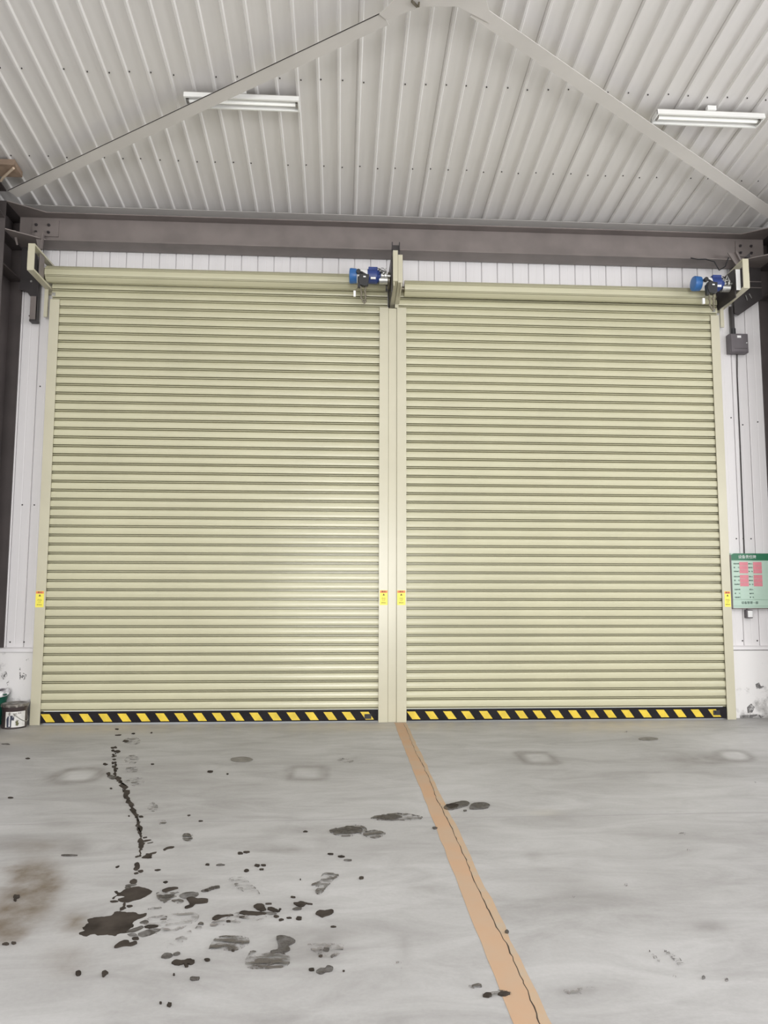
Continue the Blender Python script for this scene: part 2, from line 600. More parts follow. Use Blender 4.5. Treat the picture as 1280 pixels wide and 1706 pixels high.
y0r, y1r = 0.16, -9.5
prof = [(-0.020, 0.0), (-0.010, -0.024), (0.010, -0.024), (0.020, 0.0), (RP - 0.020, 0.0), (RP - 0.020, 0.02), (-0.020, 0.02)]
pan0 = MB().hexa([(x, y0r, zr(y0r) + z) for x, z in prof], [(x, y1r, zr(y1r) + z) for x, z in prof]).build('roof_panel', M_ROOF, ceiling)
first = True
KS = list(range(-22, 56))
for k in KS:
    if k == KS[0]:
        pan0.location.x = RX0 + k * RP
    else:
        c = copy_to(pan0, ceiling)
        c.location.x = RX0 + k * RP
# sheet overlaps: a dark open lap beside every fifth rib
lap0 = None
for k in (15, 19, 23, 27, 31, 35, 39):
    x = RX0 + k * RP
    if lap0 is None:
        lap0 = MB().hexa([(-0.030, 0.1, zr(0.1) - 0.002), (-0.0275, 0.1, zr(0.1) - 0.002), (-0.0275, y1r, zr(y1r) - 0.002), (-0.030, y1r, zr(y1r) - 0.002)],
                         [(-0.030, 0.1, zr(0.1) + 0.01), (-0.0275, 0.1, zr(0.1) + 0.01), (-0.0275, y1r, zr(y1r) + 0.01), (-0.030, y1r, zr(y1r) + 0.01)]).build('sheet_lap', M_LAP, ceiling)
        lap0.location.x = x
    else:
        copy_to(lap0, ceiling).location.x = x
# fixing screws beside each rib along the two purlin lines
scr0 = None
for yy in (-0.912, -2.130):
    for k in range(-8, 43):
        x = RX0 + k * RP + 0.034 + random.uniform(-0.006, 0.006)
        y = yy + random.uniform(-0.015, 0.015)
        if random.random() < 0.1:
            continue
        if scr0 is None:
            scr0 = MB().lathe([(0.0075, -0.004), (0.0075, 0.0), (0.005, 0.002), (0.005, 0.006)], (0, 0, -0.006), 2, 6).build('screw', M_STEELD, ceiling)
            s = scr0
        else:
            s = copy_to(scr0, ceiling)
        s.location = (x, y, zr(y))

# flashing where roof meets the door wall
trim = MB().hexa([(-5.2, 0.15, zr(0.15) - 0.026), (6.8, 0.15, zr(0.15) - 0.026), (6.8, -0.06, zr(-0.06) - 0.026), (-5.2, -0.06, zr(-0.06) - 0.026)],
                 [(-5.2, 0.15, zr(0.15) - 0.022), (6.8, 0.15, zr(0.15) - 0.022), (6.8, -0.06, zr(-0.06) - 0.022), (-5.2, -0.06, zr(-0.06) - 0.022)]).build('trim_1', M_ROOF2)
tag(trim, 'pale flashing strip along the roof and wall joint', 'flashing', kind='structure')

# ------------------------------------------------------------------ door wall
wall = MB().box(-12, -3.56, 0.17, 0.32, 0, 6.4).box(4.82, 14, 0.17, 0.32, 0, 6.4).box(-3.56, 4.82, 0.17, 0.32, ZTOP + 0.02, 6.4).box(XC0 + .02, XC3 - .02, 0.12, 0.30, 0, ZTOP + 0.02).build('wall_back', M_WALL)
tag(wall, 'white sheet-clad end wall holding the two shutters', 'wall', kind='structure')
zb = 0.862


def wall_panel(z0, z1):
    g = 0.004
    pr = [(g, YW + 0.018), (g, YW + 0.006), (g + 0.006, YW), (RP * .5 - .006, YW), (RP * .5, YW + .0015), (RP * .5 + .006, YW), (RP - g - 0.006, YW), (RP - g, YW + 0.006), (RP - g, YW + 0.018)]
    return MB().prism(pr, 2, z0, z1).build('wall_panel', M_WALL, wall)


tall = wall_panel(zb, 6.2)
short = wall_panel(ZTOP + 0.03, 6.2)
placed = {'t': False, 's': False}
for k in range(-22, 56):
    x = RX0 + k * RP
    inside = (x > -3.60) and (x + RP < 4.90)
    src, key = (short, 's') if inside else (tall, 't')
    if not placed[key]:
        src.location.x = x
        placed[key] = True
    else:
        copy_to(src, wall).location.x = x
# cover strip of wall beside left guide (between last tall panel and guide)
pl = MB().box(-12, -3.545, 0.10, 0.17, 0, 0.815).build('plinth', M_PLINTH, wall)
pr_ = MB().box(4.815, 14, 0.10, 0.17, 0, 0.815).build('plinth', M_PLINTH, wall)
fl = MB()
fl.prism([(0.085, 0.818), (0.085, 0.858), (0.15, 0.872), (0.15, 0.818)], 0, -12, -3.545)
trim2 = fl.build('trim_2', M_WALL)
tag(trim2, 'white drip flashing above the plinth beside the buckets', 'flashing', kind='structure')
fl = MB()
fl.prism([(0.085, 0.825), (0.085, 0.858), (0.15, 0.872), (0.15, 0.825)], 0, 4.815, 14)
trim3 = fl.build('trim_3', M_WALL)
tag(trim3, 'white drip flashing above the plinth under the green board', 'flashing', kind='structure')
# dark wall screws
ws0 = None
for x, z in [(-3.86, 0.93), (-3.70, 0.93), (-3.66, 2.55), (-3.80, 2.55), (-3.66, 4.0), (-3.83, 4.88), (-3.65, 4.88), (4.98, 2.20), (5.07, 2.20), (5.17, 2.20), (5.0, 0.93), (5.19, 0.93), (5.13, 3.66), (4.98, 3.75), (5.33, 3.7)]:
    if ws0 is None:
        ws0 = MB().lathe([(0.009, 0.0), (0.009, 0.006)], (0, -0.006, 0), 1, 6).build('screw', M_STEELD, wall)
        s = ws0
    else:
        s = copy_to(ws0, wall)
    s.location = (x, YW, z)

# the rest of the hall (behind and beside the viewer): walls with openings for daylight
wl = MB().box(-12.2, -12, -21, 0.3, 0, 1.8).box(-12.2, -12, -21, 0.3, 5.0, 8.2).box(-12.2, -12, -4.0, 0.3, 1.8, 5.0).box(-12.2, -12, -21, -18, 1.8, 5.0).build('wall_left', M_HALL)
tag(wl, 'plain left side wall of the hall with a window band', 'wall', kind='structure')
wr = MB().box(14, 14.2, -21, 0.3, 0, 1.5).box(14, 14.2, -21, 0.3, 5.3, 8.2).box(14, 14.2, -0.5, 0.3, 1.5, 5.3).box(14, 14.2, -21, -17.5, 1.5, 5.3).build('wall_right', M_HALL)
tag(wr, 'plain right side wall of the hall with a long window band', 'wall', kind='structure')
wrr = MB().box(-12, -1.8, -21.2, -21, 0, 8.2).box(2.6, 14, -21.2, -21, 0, 8.2).box(-1.8, 2.6, -21.2, -21, 4.4, 8.2).build('wall_rear', M_HALL)
tag(wrr, 'plain rear wall of the hall with an open doorway', 'wall', kind='structure')

# ------------------------------------------------------------------ roller shutter doors
P = 0.1067
ZB = 0.145


def slat_profile(p):
    return [(0.098, 0.000), (0.094, 0.000), (0.094, 0.0075), (0.0270, 0.0077), (0.0245, 0.0095), (0.0245, 0.0145), (0.0270, 0.0163), (0.094, 0.0166), (0.094, 0.0262), (0.0195, 0.0264), (0.0180, 0.0285),
            (0.0165, 0.040), (0.0160, 0.056), (0.0170, 0.074), (0.0195, 0.088), (0.0240, 0.0985), (0.030, p - 0.0035), (0.094, p - 0.0030), (0.094, p), (0.098, p)]


def make_door(name, x0, x1, label, rollz, ns, stripe_x0, stripe_pitch, nstripe, gap):
    d = empty(name, ((x0 + x1) / 2, 0.04, 0))
    tag(d, label, 'roller door', kind='structure')
    s0 = MB().prism(slat_profile(P), 0, x0 - 0.10, x1 + 0.10).build('slat', M_DOOR, d, smooth=True)
    s0.location.z += ZB
    for i in range(1, ns):
        c = copy_to(s0, d)
        c.location.z = s0.location.z + i * P
    # bottom bar with warning stripes
    bar = MB().prism([(0.014, gap), (0.010, gap + 0.008), (0.010, ZB - 0.012), (0.016, ZB - 0.002), (0.05, ZB - 0.002), (0.05, gap)], 0, x0 + 0.004, x1 - 0.004).build('bottom_bar', M_TAPEBLACK, d)
    for i in range(nstripe):
        xs = stripe_x0 + i * stripe_pitch
        z1, z0 = 0.122, 0.032
        st = MB().prism([(xs + 0.062, z0), (xs + 0.160, z0), (xs + 0.095, z1), (xs - 0.003, z1)], 1, 0.0085, 0.0105).build('stripe', M_YELLOW, bar)
    return d


d1 = make_door('door_1', XL1, XC0, 'left olive-beige slatted roller shutter, fully lowered, light showing under it', 5.327, 48, -3.415, 0.2157, 18, 0.018)
d2 = make_door('door_2', XC3, XR0, 'right olive-beige slatted roller shutter, fully lowered, next to the green board', 5.26, 48, 0.803, 0.2150, 18, 0.014)
for d, xk, zk in ((d1, 0.345, 0.072), (d2, 4.565, 0.085)):
    MB().box(xk - 0.045, xk + 0.035, 0.001, 0.012, zk - 0.03, zk + 0.025).box(xk - 0.02, xk + 0.015, -0.006, 0.002, zk - 0.01, zk + 0.01).build('lock_plate', M_BLACK, d)


def roll(door, x0, x1, zc, ph):
    R = 0.102
    n = 7
    pts = []
    for i in range(n):
        a0 = ph + 2 * math.pi * i / n
        a1 = ph + 2 * math.pi * (i + 1) / n
        # joint groove, bead, groove, then the nearly flat face of one wound slat
        for t, rr in ((0.00, R * 0.84), (0.07, R * 0.84), (0.075, R * 1.0), (0.16, R * 1.0), (0.165, R * 0.84), (0.245, R * 0.84), (0.25, R * 0.985), (0.40, R * 0.965), (0.60, R * 0.955), (0.80, R * 0.965), (0.99, R * 0.99)):
            a = a0 + (a1 - a0) * t
            pts.append((-0.052 + rr * math.cos(a), zc + rr * math.sin(a)))
    b = MB().prism(pts, 0, x0, x1).build('coiled_slats', M_DOOR, door)
    MB().lathe([(0.03, -0.05), (0.03, 0.0)], (x0, -0.052, zc), 0, 14).lathe([(0.03, 0.0), (0.03, 0.05)], (x1, -0.052, zc), 0, 14).build('shaft', M_CHAIN, door, smooth=True)
    return b


roll(d1, -3.555, 0.53, 5.327, math.pi - 0.52)
roll(d2, 0.765, 4.69, 5.262, math.pi - 0.45)
# curtain end clips at the top of the slats
for d, x in ((d1, -3.50), (d2, 4.74)):
    MB().box(x - 0.02, x + 0.02, 0.012, 0.024, 5.09, 5.13).build('end_clip', M_SILVER, d)


def rail(x0, x1, inner_right, name, label):
    """channel guide: front lip, return, back, dark strip painting the slot shade on the slat side"""
    g = empty(name, ((x0 + x1) / 2, 0.0, 0))
    tag(g, label, 'guide rail')
    w = 0.004
    if inner_right:
        poly = [(x0, 0.0), (x1, 0.0), (x1, 0.012), (x0 + w, 0.012), (x0 + w, 0.1), (x1, 0.1), (x1, 0.108), (x0, 0.108)]
        sx0, sx1 = x1 - 0.008, x1 - 0.001
    else:
        poly = [(x0, 0.0), (x1, 0.0), (x1, 0.108), (x0, 0.108), (x0, 0.1), (x1 - w, 0.1), (x1 - w, 0.012), (x0, 0.012)]
        sx0, sx1 = x0 + 0.001, x0 + 0.008
    MB().prism(poly, 2, 0.0, ZTOP).build('channel', M_GUIDE, g, bevel=0.0015)
    MB().box(sx0, sx1, 0.012, 0.0185, 0.0, ZTOP - 0.004).build('slot_shade_strip', M_SLOTSHADE, g)  # dark strip added to paint the shade behind the front lip
    return g


rail(XL0, XL1, True, 'guide_rail', 'beige steel guide rail at the left edge of the left shutter')
rail(XC0, XC1, False, 'guide_rail', 'beige steel guide rail right of the left shutter, beside the centre post')
rail(XC2, XC3, True, 'guide_rail', 'beige steel guide rail left of the right shutter, beside the centre post')
rail(XR0, XR1, False, 'guide_rail', 'beige steel guide rail at the right edge of the right shutter')
cp = MB().box(XC1 + 0.002, XC2 - 0.002, 0.008, 0.115, 0.0, ZTOP - 0.01).build('centre_post', M_GUIDE, bevel=0.003)
tag(cp, 'narrow beige steel post between the two shutter guide rails', 'post')

# ------------------------------------------------------------------ steel frame
BZ0, BZ1 = 5.715, 6.068
beam = empty('steel_beam', (0.75, 0, BZ0))
tag(beam, 'grey steel I-beam spanning the wall above both shutters', 'beam')
xb0, xb1 = -3.56, 5.06
MB().box(xb0, xb1, -0.15, 0.12, BZ1 - 0.012, BZ1).build('top_flange', M_STEEL, beam)
MB().box(xb0, xb1, -0.15, 0.12, BZ0, BZ0 + 0.012).build('bottom_flange', M_STEEL, beam)
MB().box(xb0, xb1, -0.022, -0.012, BZ0 + 0.012, BZ1 - 0.012).build('web', M_STEEL, beam)
# flared stubs welded to the columns
for side, xc, xs in ((-1, -3.925, xb0), (1, 5.415, xb1)):
    for z in (BZ0, BZ1 - 0.012):
        MB().prism([(xs, -0.15), (xc - side * 0.0, -0.40), (xc, 0.12), (xs, 0.12)], 2, z, z + 0.012).build('stub_flange', M_STEEL, beam)
    MB().box(min(xc, xs), max(xc, xs), -0.022, -0.012, BZ0 + 0.012, BZ1 - 0.012).build('stub_web', M_STEEL, beam)
    px0, px1 = (-3.775, -3.46) if side < 0 else (5.04, 5.335)
    spl = MB().box(px0, px1, -0.034, -0.022, 5.815, 6.02).build('splice_plate', M_STEEL, beam)
    for bx in ((-3.726, -3.577) if side < 0 else (5.10, 5.243)):
        for bz in (5.865, 5.957):
            MB().lathe([(0.019, -0.012), (0.019, 0.0)], (bx, -0.034, bz), 1, 6).lathe([(0.010, -0.028), (0.010, -0.012)], (bx, -0.034, bz), 1, 8).build('bolt', M_STEELD, spl)


def column(x0, x1, label, web_x):
    c = empty('steel_column', ((x0 + x1) / 2, -0.13, 0))
    tag(c, label, 'column')
    MB().box(x0, x1, -0.41, -0.396, 0, 6.05).build('front_flange', M_STEELC, c)
    MB().box(x0, x1, 0.126, 0.14, 0, 6.05).build('rear_flange', M_STEELC, c)
    MB().box(web_x - 0.005, web_x + 0.005, -0.396, 0.126, 0, 6.05).build('web', M_STEELC, c)
    MB().box(x0 - 0.03, x1 + 0.0, -0.44, 0.14, -0.0, 0.02).build('base_plate', M_STEELC, c)
    for z in (5.70, 5.30, 6.05):
        MB().box(x0, x1, -0.396, 0.126, z, z + 0.014).build('stiffener', M_STEELC, c)
    return c


M_STEELC = mat('column_steel', (0.072, 0.060, 0.059), 0.5, noise=0.2, nscale=3.0)
cl_ = column(-4.225, -3.925, 'dark grey steel column at the left edge by the buckets', -4.075)
cr_ = column(5.415, 5.715, 'dark grey steel column at the right edge behind the green board', 5.565)


def rafter(x0, x1, label):
    r = empty('steel_rafter', ((x0 + x1) / 2, -0.4, 6.0))
    tag(r, label, 'rafter')
    ya, yb = -0.416, -9.6
    for nm, o0, o1 in (('top_flange', -0.10, -0.085), ('bottom_flange', -0.42, -0.405)):
        MB().hexa([(x0, ya, zr(ya) + o0), (x1, ya, zr(ya) + o0), (x1, yb, zr(yb) + o0), (x0, yb, zr(yb) + o0)],
                  [(x0, ya, zr(ya) + o1), (x1, ya, zr(ya) + o1), (x1, yb, zr(yb) + o1), (x0, yb, zr(yb) + o1)]).build(nm, M_STEELC, r)
    xm = (x0 + x1) / 2
    MB().hexa([(xm - .005, ya, zr(ya) - .405), (xm + .005, ya, zr(ya) - .405), (xm + .005, yb, zr(yb) - .405), (xm - .005, yb, zr(yb) - .405)],
              [(xm - .005, ya, zr(ya) - .1), (xm + .005, ya, zr(ya) - .1), (xm + .005, yb, zr(yb) - .1), (xm - .005, yb, zr(yb) - .1)]).build('web', M_STEELC, r)
    return r


rafter(-4.225, -3.925, 'dark steel rafter rising from the left column under the roof')
rafter(5.415, 5.715, 'dark steel rafter rising from the right column under the roof')

# knee plates: dark gussets under the beam ends
kp = empty('gusset_bracket', (-3.8, 0.1, 5.1))
tag(kp, 'black steel gusset plate between the left column and shutter bracket', 'gusset')
MB().prism([(-3.925, 5.715), (-3.735, 5.715), (-3.712, 5.06), (-3.755, 5.07), (-3.80, 5.10), (-3.84, 5.155), (-3.925, 5.17)], 1, 0.06, 0.075).build('plate', M_STEELD, kp)
MB().box(-3.785, -3.705, 0.045, 0.06, 4.80, 5.09).build('hanger_bar', M_STEEL, kp)
MB().box(-3.715, -3.700, 0.045, 0.12, 4.80, 5.60).build('hanger_side', M_STEELD, kp)
MB().box(-3.785, -3.700, 0.04, 0.13, 4.775, 4.80).build('hanger_foot', M_STEELD, kp)
MB().lathe([(0.014, -0.01), (0.014, 0.0)], (-3.79, 0.06, 5.28), 1, 6).build('bolt', M_SILVER, kp)
kp2 = empty('gusset_bracket', (5.25, 0.1, 5.1))
tag(kp2, 'black steel gusset plate beside the right column above the control box', 'gusset')
MB().prism([(5.04, 5.715), (5.415, 5.715), (5.415, 5.30), (5.095, 5.075), (5.04, 5.10)], 1, 0.06, 0.075).build('plate', M_STEELD, kp2)
for z in (5.52, 5.44):
    MB().box(5.22, 5.41, 0.05, 0.06, z, z + 0.008).build('weld_line', M_STEEL, kp2)
MB().tube([(5.24, 0.05, 5.36), (5.27, 0.05, 5.30)], 0.008).build('bolt', M_SILVER, kp2)
MB().tube([(5.19, 0.05, 5.34), (5.21, 0.05, 5.27)], 0.008).build('bolt', M_SILVER, kp2)

# hangers from beam to shutter brackets
h1 = empty('hanger_plate', (-3.61, -0.1, 5.59))
tag(h1, 'small grey folded plate hanging from the beam over the left bracket', 'hanger')
MB().prism([(-3.685, 5.80), (-3.575, 5.80), (-3.59, 5.585), (-3.635, 5.585)], 1, -0.165, -0.155).build('plate', M_STEEL, h1)
MB().prism([(-3.583, 5.80), (-3.571, 5.80), (-3.588, 5.585), (-3.598, 5.585)], 1, -0.20, -0.155).build('edge', M_STEEL, h1)
h1b = MB().prism([(-3.93, 5.80), (-3.895, 5.80), (-3.86, 5.62), (-3.875, 5.62)], 1, -0.20, -0.19).build('hanger_strap', M_STEEL)
tag(h1b, 'thin grey steel strap under the beam end by the left column', 'hanger')
h2 = empty('hanger_plate', (4.95, -0.1, 5.68))
tag(h2, 'small grey folded plate slanting from the beam to the right bracket', 'hanger')
MB().prism([(4.86, 5.80), (4.96, 5.80), (5.06, 5.60), (4.99, 5.60)], 1, -0.165, -0.155).build('plate', M_STEEL, h2)
MB().prism([(4.945, 5.80), (4.965, 5.80), (5.065, 5.60), (5.04, 5.60)], 1, -0.20, -0.155).build('edge', M_STEEL, h2)
MB().prism([(5.06, 5.73), (5.13, 5.79), (5.13, 5.73)], 1, -0.20, -0.16).build('corner', M_STEELD, h2)
h3 = MB().box(0.60, 0.612, -0.19, -0.155, 5.70, 5.80).box(0.69, 0.70, -0.19, -0.155, 5.70, 5.80).box(0.60, 0.70, -0.165, -0.155, 5.58, 5.77).build('hanger_clip', M_STEELD)
tag(h3, 'dark clip fixing the centre bracket to the beam', 'hanger')


# shutter end brackets
def bracket(x0, x1, zt_f, zb_f, zt_b, zb_b, yf, label, open_frame=True, m=M_GUIDE):
    b = empty('shutter_bracket', ((x0 + x1) / 2, 0.1, zb_b))
    tag(b, label, 'bracket', 'shutter end brackets')
    t = 0.022
    MB().prism([(x0, zb_f), (x1, zb_f), (x1, zt_f), (x0, zt_f)], 1, yf, yf + 0.012).build('front_plate', m, b)
    for nm, zf, zbk, up in (('top_arm', zt_f, zt_b, -1), ('bottom_arm', zb_f, zb_b, 1)):
        ya_ = yf + 0.0125
        MB().hexa([(x0, ya_, zf), (x1, ya_, zf), (x1, 0.14, zbk), (x0, 0.14, zbk)],
                  [(x0, ya_, zf + up * t), (x1, ya_, zf + up * t), (x1, 0.14, zbk + up * t), (x0, 0.14, zbk + up * t)]).build(nm, m, b)
    MB().box(x0, x1, 0.125, 0.145, zb_b - 0.03, zt_b).build('back_plate', m, b)
    return b


BL = bracket(-3.610, -3.535, 5.505, 5.187, 5.50, 5.175, -0.50, 'open beige frame bracket carrying the left end of the left shutter')
MB().box(-3.625, -3.612, -0.47, -0.36, 5.22, 5.43).build('side_ear', M_GUIDE, BL)
MB().box(-3.56, -3.548, -0.30, -0.18, 5.19, 5.50).build('cross_plate', M_STEEL, BL)
MB().prism([(-0.14, 5.26), (0.04, 5.26), (0.04, 5.40), (-0.14, 5.40)], 0, -3.60, -3.585).build('bearing_plate', M_GUIDE, BL)
MB().lathe([(0.045, 0.0), (0.045, 0.03)], (-3.585, -0.052, 5.327), 0, 16).build('bearing', M_GUIDE, BL, smooth=True)
MB().box(-3.615, -3.572, 0.03, 0.05, 4.83, 5.20).build('mount_plate', M_GUIDE, BL)
BC1 = bracket(0.593, 0.650, 5.548, 5.172, 5.50, 5.075, -0.50, 'left one of the paired beige brackets above the centre post')
MB().box(0.600, 0.612, -0.49, 0.12, 5.12, 5.50).build('side_plate', M_GUIDE, BC1)
MB().box(0.578, 0.590, -0.44, 0.10, 5.06, 5.52).build('sprocket_plate', M_STEELD, BC1)
MB().lathe([(0.10, 0.0), (0.10, 0.02)], (0.55, -0.20, 5.30), 0, 18).build('sprocket', M_CHAIN, BC1, smooth=True)
BC2 = bracket(0.653, 0.707, 5.495, 5.155, 5.46, 5.075, -0.50, 'right one of the paired beige brackets above the centre post')
MB().box(0.688, 0.700, -0.49, 0.12, 5.11, 5.46).build('side_plate', M_GUIDE, BC2)
MB().box(0.655, 0.70, 0.02, 0.05, 5.045, 5.09).build('foot', M_GUIDE, BC2)
BR = bracket(4.855, 4.930, 5.570, 5.200, 5.50, 5.160, -0.50, 'open beige frame bracket carrying the right end of the right shutter')
MB().box(4.80, 4.852, -0.44, -0.43, 5.20, 5.46).build('light_plate', M_PAPER, BR)
MB().box(4.834, 4.880, 0.03, 0.05, 4.90, 5.16).build('mount_plate', M_GUIDE, BR)
MB().box(4.800, 4.812, -0.40, 0.10, 5.12, 5.48).build('sprocket_plate', M_STEELD, BR)
MB().box(4.932, 4.944, -0.48, -0.36, 5.22, 5.40).build('side_ear', M_GUIDE, BR)


# ------------------------------------------------------------------ shutter motors
def motor(x, z, label, seed):
    """motor axis along X, x = left (fan cap) end"""
    rnd = random.Random(seed)
    y = -0.33
    m = empty('shutter_motor', (x + 0.25, y, z - 0.09))
    tag(m, label, 'motor', 'shutter motors')
    MB().lathe([(0.05, 0.0), (0.085, 0.006), (0.092, 0.02), (0.086, 0.09)], (x, y, z), 0, 24).build('fan_cap', M_BLUE, m, smooth=True)
    MB().lathe([(0.078, 0.09), (0.08, 0.095), (0.08, 0.215), (0.078, 0.22)], (x, y, z), 0, 24).build('motor_body', M_PAPER, m, smooth=True)
    MB().lathe([(0.055, 0.215), (0.085, 0.22), (0.088, 0.33), (0.07, 0.35), (0.06, 0.375)], (x, y, z), 0, 20).build('gear_housing', M_BLUED, m, smooth=True)
    MB().box(x + 0.23, x + 0.34, y - 0.06, y + 0.06, z + 0.05, z + 0.096).build('terminal_box', M_BLUED, m, bevel=0.004)
    MB().box(x + 0.255, x + 0.315, y - 0.093, y - 0.085, z - 0.07, z - 0.045).build('rating_plate', M_PAPER, m)
    MB().lathe([(0.035, 0.37), (0.05, 0.385), (0.05, 0.40), (0.03, 0.405), (0.03, 0.42), (0.055, 0.425), (0.055, 0.445), (0.02, 0.45), (0.02, 0.4955)], (x, y, z + 0.01), 0, 14).build('drive_gear', M_SILVER, m, smooth=True)
    MB().lathe([(0.05, 0.36), (0.05, 0.46)], (x, y, z - 0.045), 0, 14).build('output_hub', M_SILVER, m, smooth=True)
    # hanging switch box with a release lever
    zm, z = z, z - 0.045
    pts = [(x + 0.125, z + 0.015), (x + 0.235, z + 0.005), (x + 0.225, z - 0.12), (x + 0.195, z - 0.14), (x + 0.125, z - 0.125), (x + 0.105, z - 0.06)]
    sb = MB().prism(pts, 1, y - 0.16, y - 0.09).build('limit_switch_box', M_BLACK, m, bevel=0.006)
    MB().tube([(x + 0.10, y - 0.12, z + 0.055), (x + 0.15, y - 0.12, z + 0.04), (x + 0.20, y - 0.12, z + 0.01)], 0.014).build('lever', M_BLACK, sb)
    MB().lathe([(0.026, -0.02), (0.026, 0.02)], (x + 0.108, y - 0.12, z + 0.05), 1, 12).build('lever_knob', M_BLACK, sb)
    MB().box(x + 0.165, x + 0.195, y - 0.163, y - 0.16, z - 0.035, z - 0.02).build('tag', M_PAPER, sb)
    MB().box(x + 0.10, x + 0.13, y - 0.15, y - 0.10, z - 0.15, z - 0.02).build('cable_boot', M_BLACK, sb)
    # hand chain loop and handle
    loop = [(x + 0.135, y - 0.12, z - 0.13), (x + 0.145, y - 0.12, z - 0.20), (x + 0.143, y - 0.12, z - 0.27), (x + 0.165, y - 0.12, z - 0.31), (x + 0.180, y - 0.12, z - 0.33),
            (x + 0.192, y - 0.12, z - 0.31), (x + 0.193, y - 0.12, z - 0.25), (x + 0.188, y - 0.12, z - 0.19), (x + 0.195, y - 0.12, z - 0.13)]
    MB().tube(loop, 0.009).build('hand_chain', M_CHAIN, m)
    for q in range(9):
        t = loop[min(q, len(loop) - 1)]
        MB().tube([(t[0] - 0.006, t[1] - 0.004, t[2] + 0.012), (t[0] + 0.006, t[1] + 0.004, t[2] - 0.012)], 0.013, 5).build('chain_link', M_CHAIN, m)
    MB().tube([(x + 0.105, y - 0.12, z - 0.14), (x + 0.075, y - 0.12, z - 0.185), (x + 0.068, y - 0.12, z - 0.22)], 0.004).build('pull_cord', M_CHAIN, m)
    MB().box(x + 0.052, x + 0.078, y - 0.135, y - 0.11, z - 0.26, z - 0.19).build('pull_handle', M_PAPER, m)
    z = zm
    # wiring
    for q in range(5):
        w = [(x + 0.33 + 0.02 * q, y - 0.05, z + 0.06)]
        for k in range(4):
            w.append((x + 0.34 + 0.03 * k + rnd.uniform(-0.02, 0.02), y - 0.06 + rnd.uniform(-0.02, 0.02), z + 0.03 + rnd.uniform(-0.05, 0.06)))
        MB().tube(w, 0.005, 5).build('wire', M_BLACK if q % 2 else M_SILVER, m)
    return m


motor(0.078, 5.292, 'blue-capped shutter motor beside the centre brackets, chain hanging below', 3)
motor(4.305, 5.310, 'blue-capped shutter motor by the right end bracket, chain hanging below', 4)
MB().tube([(4.36, -0.2, 5.70), (4.45, -0.2, 5.685), (4.55, -0.2, 5.69), (4.66, -0.2, 5.66), (4.72, -0.2, 5.55), (4.80, -0.2, 5.60), (4.85, -0.2, 5.72)], 0.008).build('power_cable', M_BLACK)
tag(bpy.data.objects['power_cable'], 'loose black cable under the beam above the right motor', 'cable')

# ------------------------------------------------------------------ roof bracing strips
def zc(p, off):
    return (p[0], p[1], zr(p[1]) - off)


def strip(pts_a, pts_b, off, th, name, label, m=M_ROOF2):
    """flat strap: edge A and edge B, polyline in plan, hung below the sheets"""
    lo = [zc(p, off) for p in pts_a] + [zc(p, off) for p in reversed(pts_b)]
    hi = [zc(p, off - th) for p in pts_a] + [zc(p, off - th) for p in reversed(pts_b)]
    e = empty(name, lo[0])
    tag(e, label, 'brace')
    MB().hexa(lo, hi).build('strap', m, e)
    return e


OFF = 0.17


def cei(px, py, off):
    d = FWD + RGT * ((px - 640.0) / F) - UPV * ((py - 853.0) / F)
    t = (Z0 - off - SL * CAM.y - CAM.z) / (d.z + SL * d.y)
    p = CAM + d * t
    return (p.x, p.y)


la0, la1 = cei(41, 304, OFF), cei(636, 21, OFF)
dx, dy = la1[0] - la0[0], la1[1] - la0[1]
ln = math.hypot(dx, dy)
ux, uy = dx / ln, dy / ln
nx_, ny_ = uy, -ux
if ny_ < 0:
    nx_, ny_ = -nx_, -ny_
Wd = 0.135
lb0 = (la0[0] + nx_ * Wd, la0[1] + ny_ * Wd)
lb1 = (la1[0] + nx_ * Wd, la1[1] + ny_ * Wd)
ext = 0.30
s1 = strip([(la0[0] - ux * ext, la0[1] - uy * ext), la1], [(lb0[0] - ux * ext, lb0[1] - uy * ext), lb1], OFF, 0.006, 'roof_brace', 'white flat roof brace running from the left column up to the apex')
MB().hexa([zc((la0[0] - ux * ext, la0[1] - uy * ext), OFF + .002), zc(la1, OFF + .002), zc((la1[0] + nx_ * 0.0045, la1[1] + ny_ * .0045), OFF + .002), zc((la0[0] - ux * ext + nx_ * .0045, la0[1] - uy * ext + ny_ * .0045), OFF + .002)],
          [zc((la0[0] - ux * ext, la0[1] - uy * ext), OFF - 0.004), zc(la1, OFF - 0.004), zc((la1[0] + nx_ * 0.0045, la1[1] + ny_ * .0045), OFF - 0.004), zc((la0[0] - ux * ext + nx_ * .0045, la0[1] - uy * ext + ny_ * .0045), OFF - 0.004)]).build('edge_shade_line', M_STEELD, s1)  # dark strip drawn as the shadow gap along the brace edge
ra0, ra1 = cei(1272, 336, OFF), cei(801, 8, OFF)
dx, dy = ra1[0] - ra0[0], ra1[1] - ra0[1]
ln = math.hypot(dx, dy)
vx, vy = dx / ln, dy / ln
mx_, my_ = vy, -vx
if my_ < 0:
    mx_, my_ = -mx_, -my_
rb0 = (ra0[0] + mx_ * Wd, ra0[1] + my_ * Wd)
rb1 = (ra1[0] + mx_ * Wd, ra1[1] + my_ * Wd)
s2 = strip([(ra0[0] - vx * .5, ra0[1] - vy * .5), ra1], [(rb0[0] - vx * .5, rb0[1] - vy * .5), rb1], OFF, 0.006, 'roof_brace', 'white flat roof brace running from the right column up to the apex')
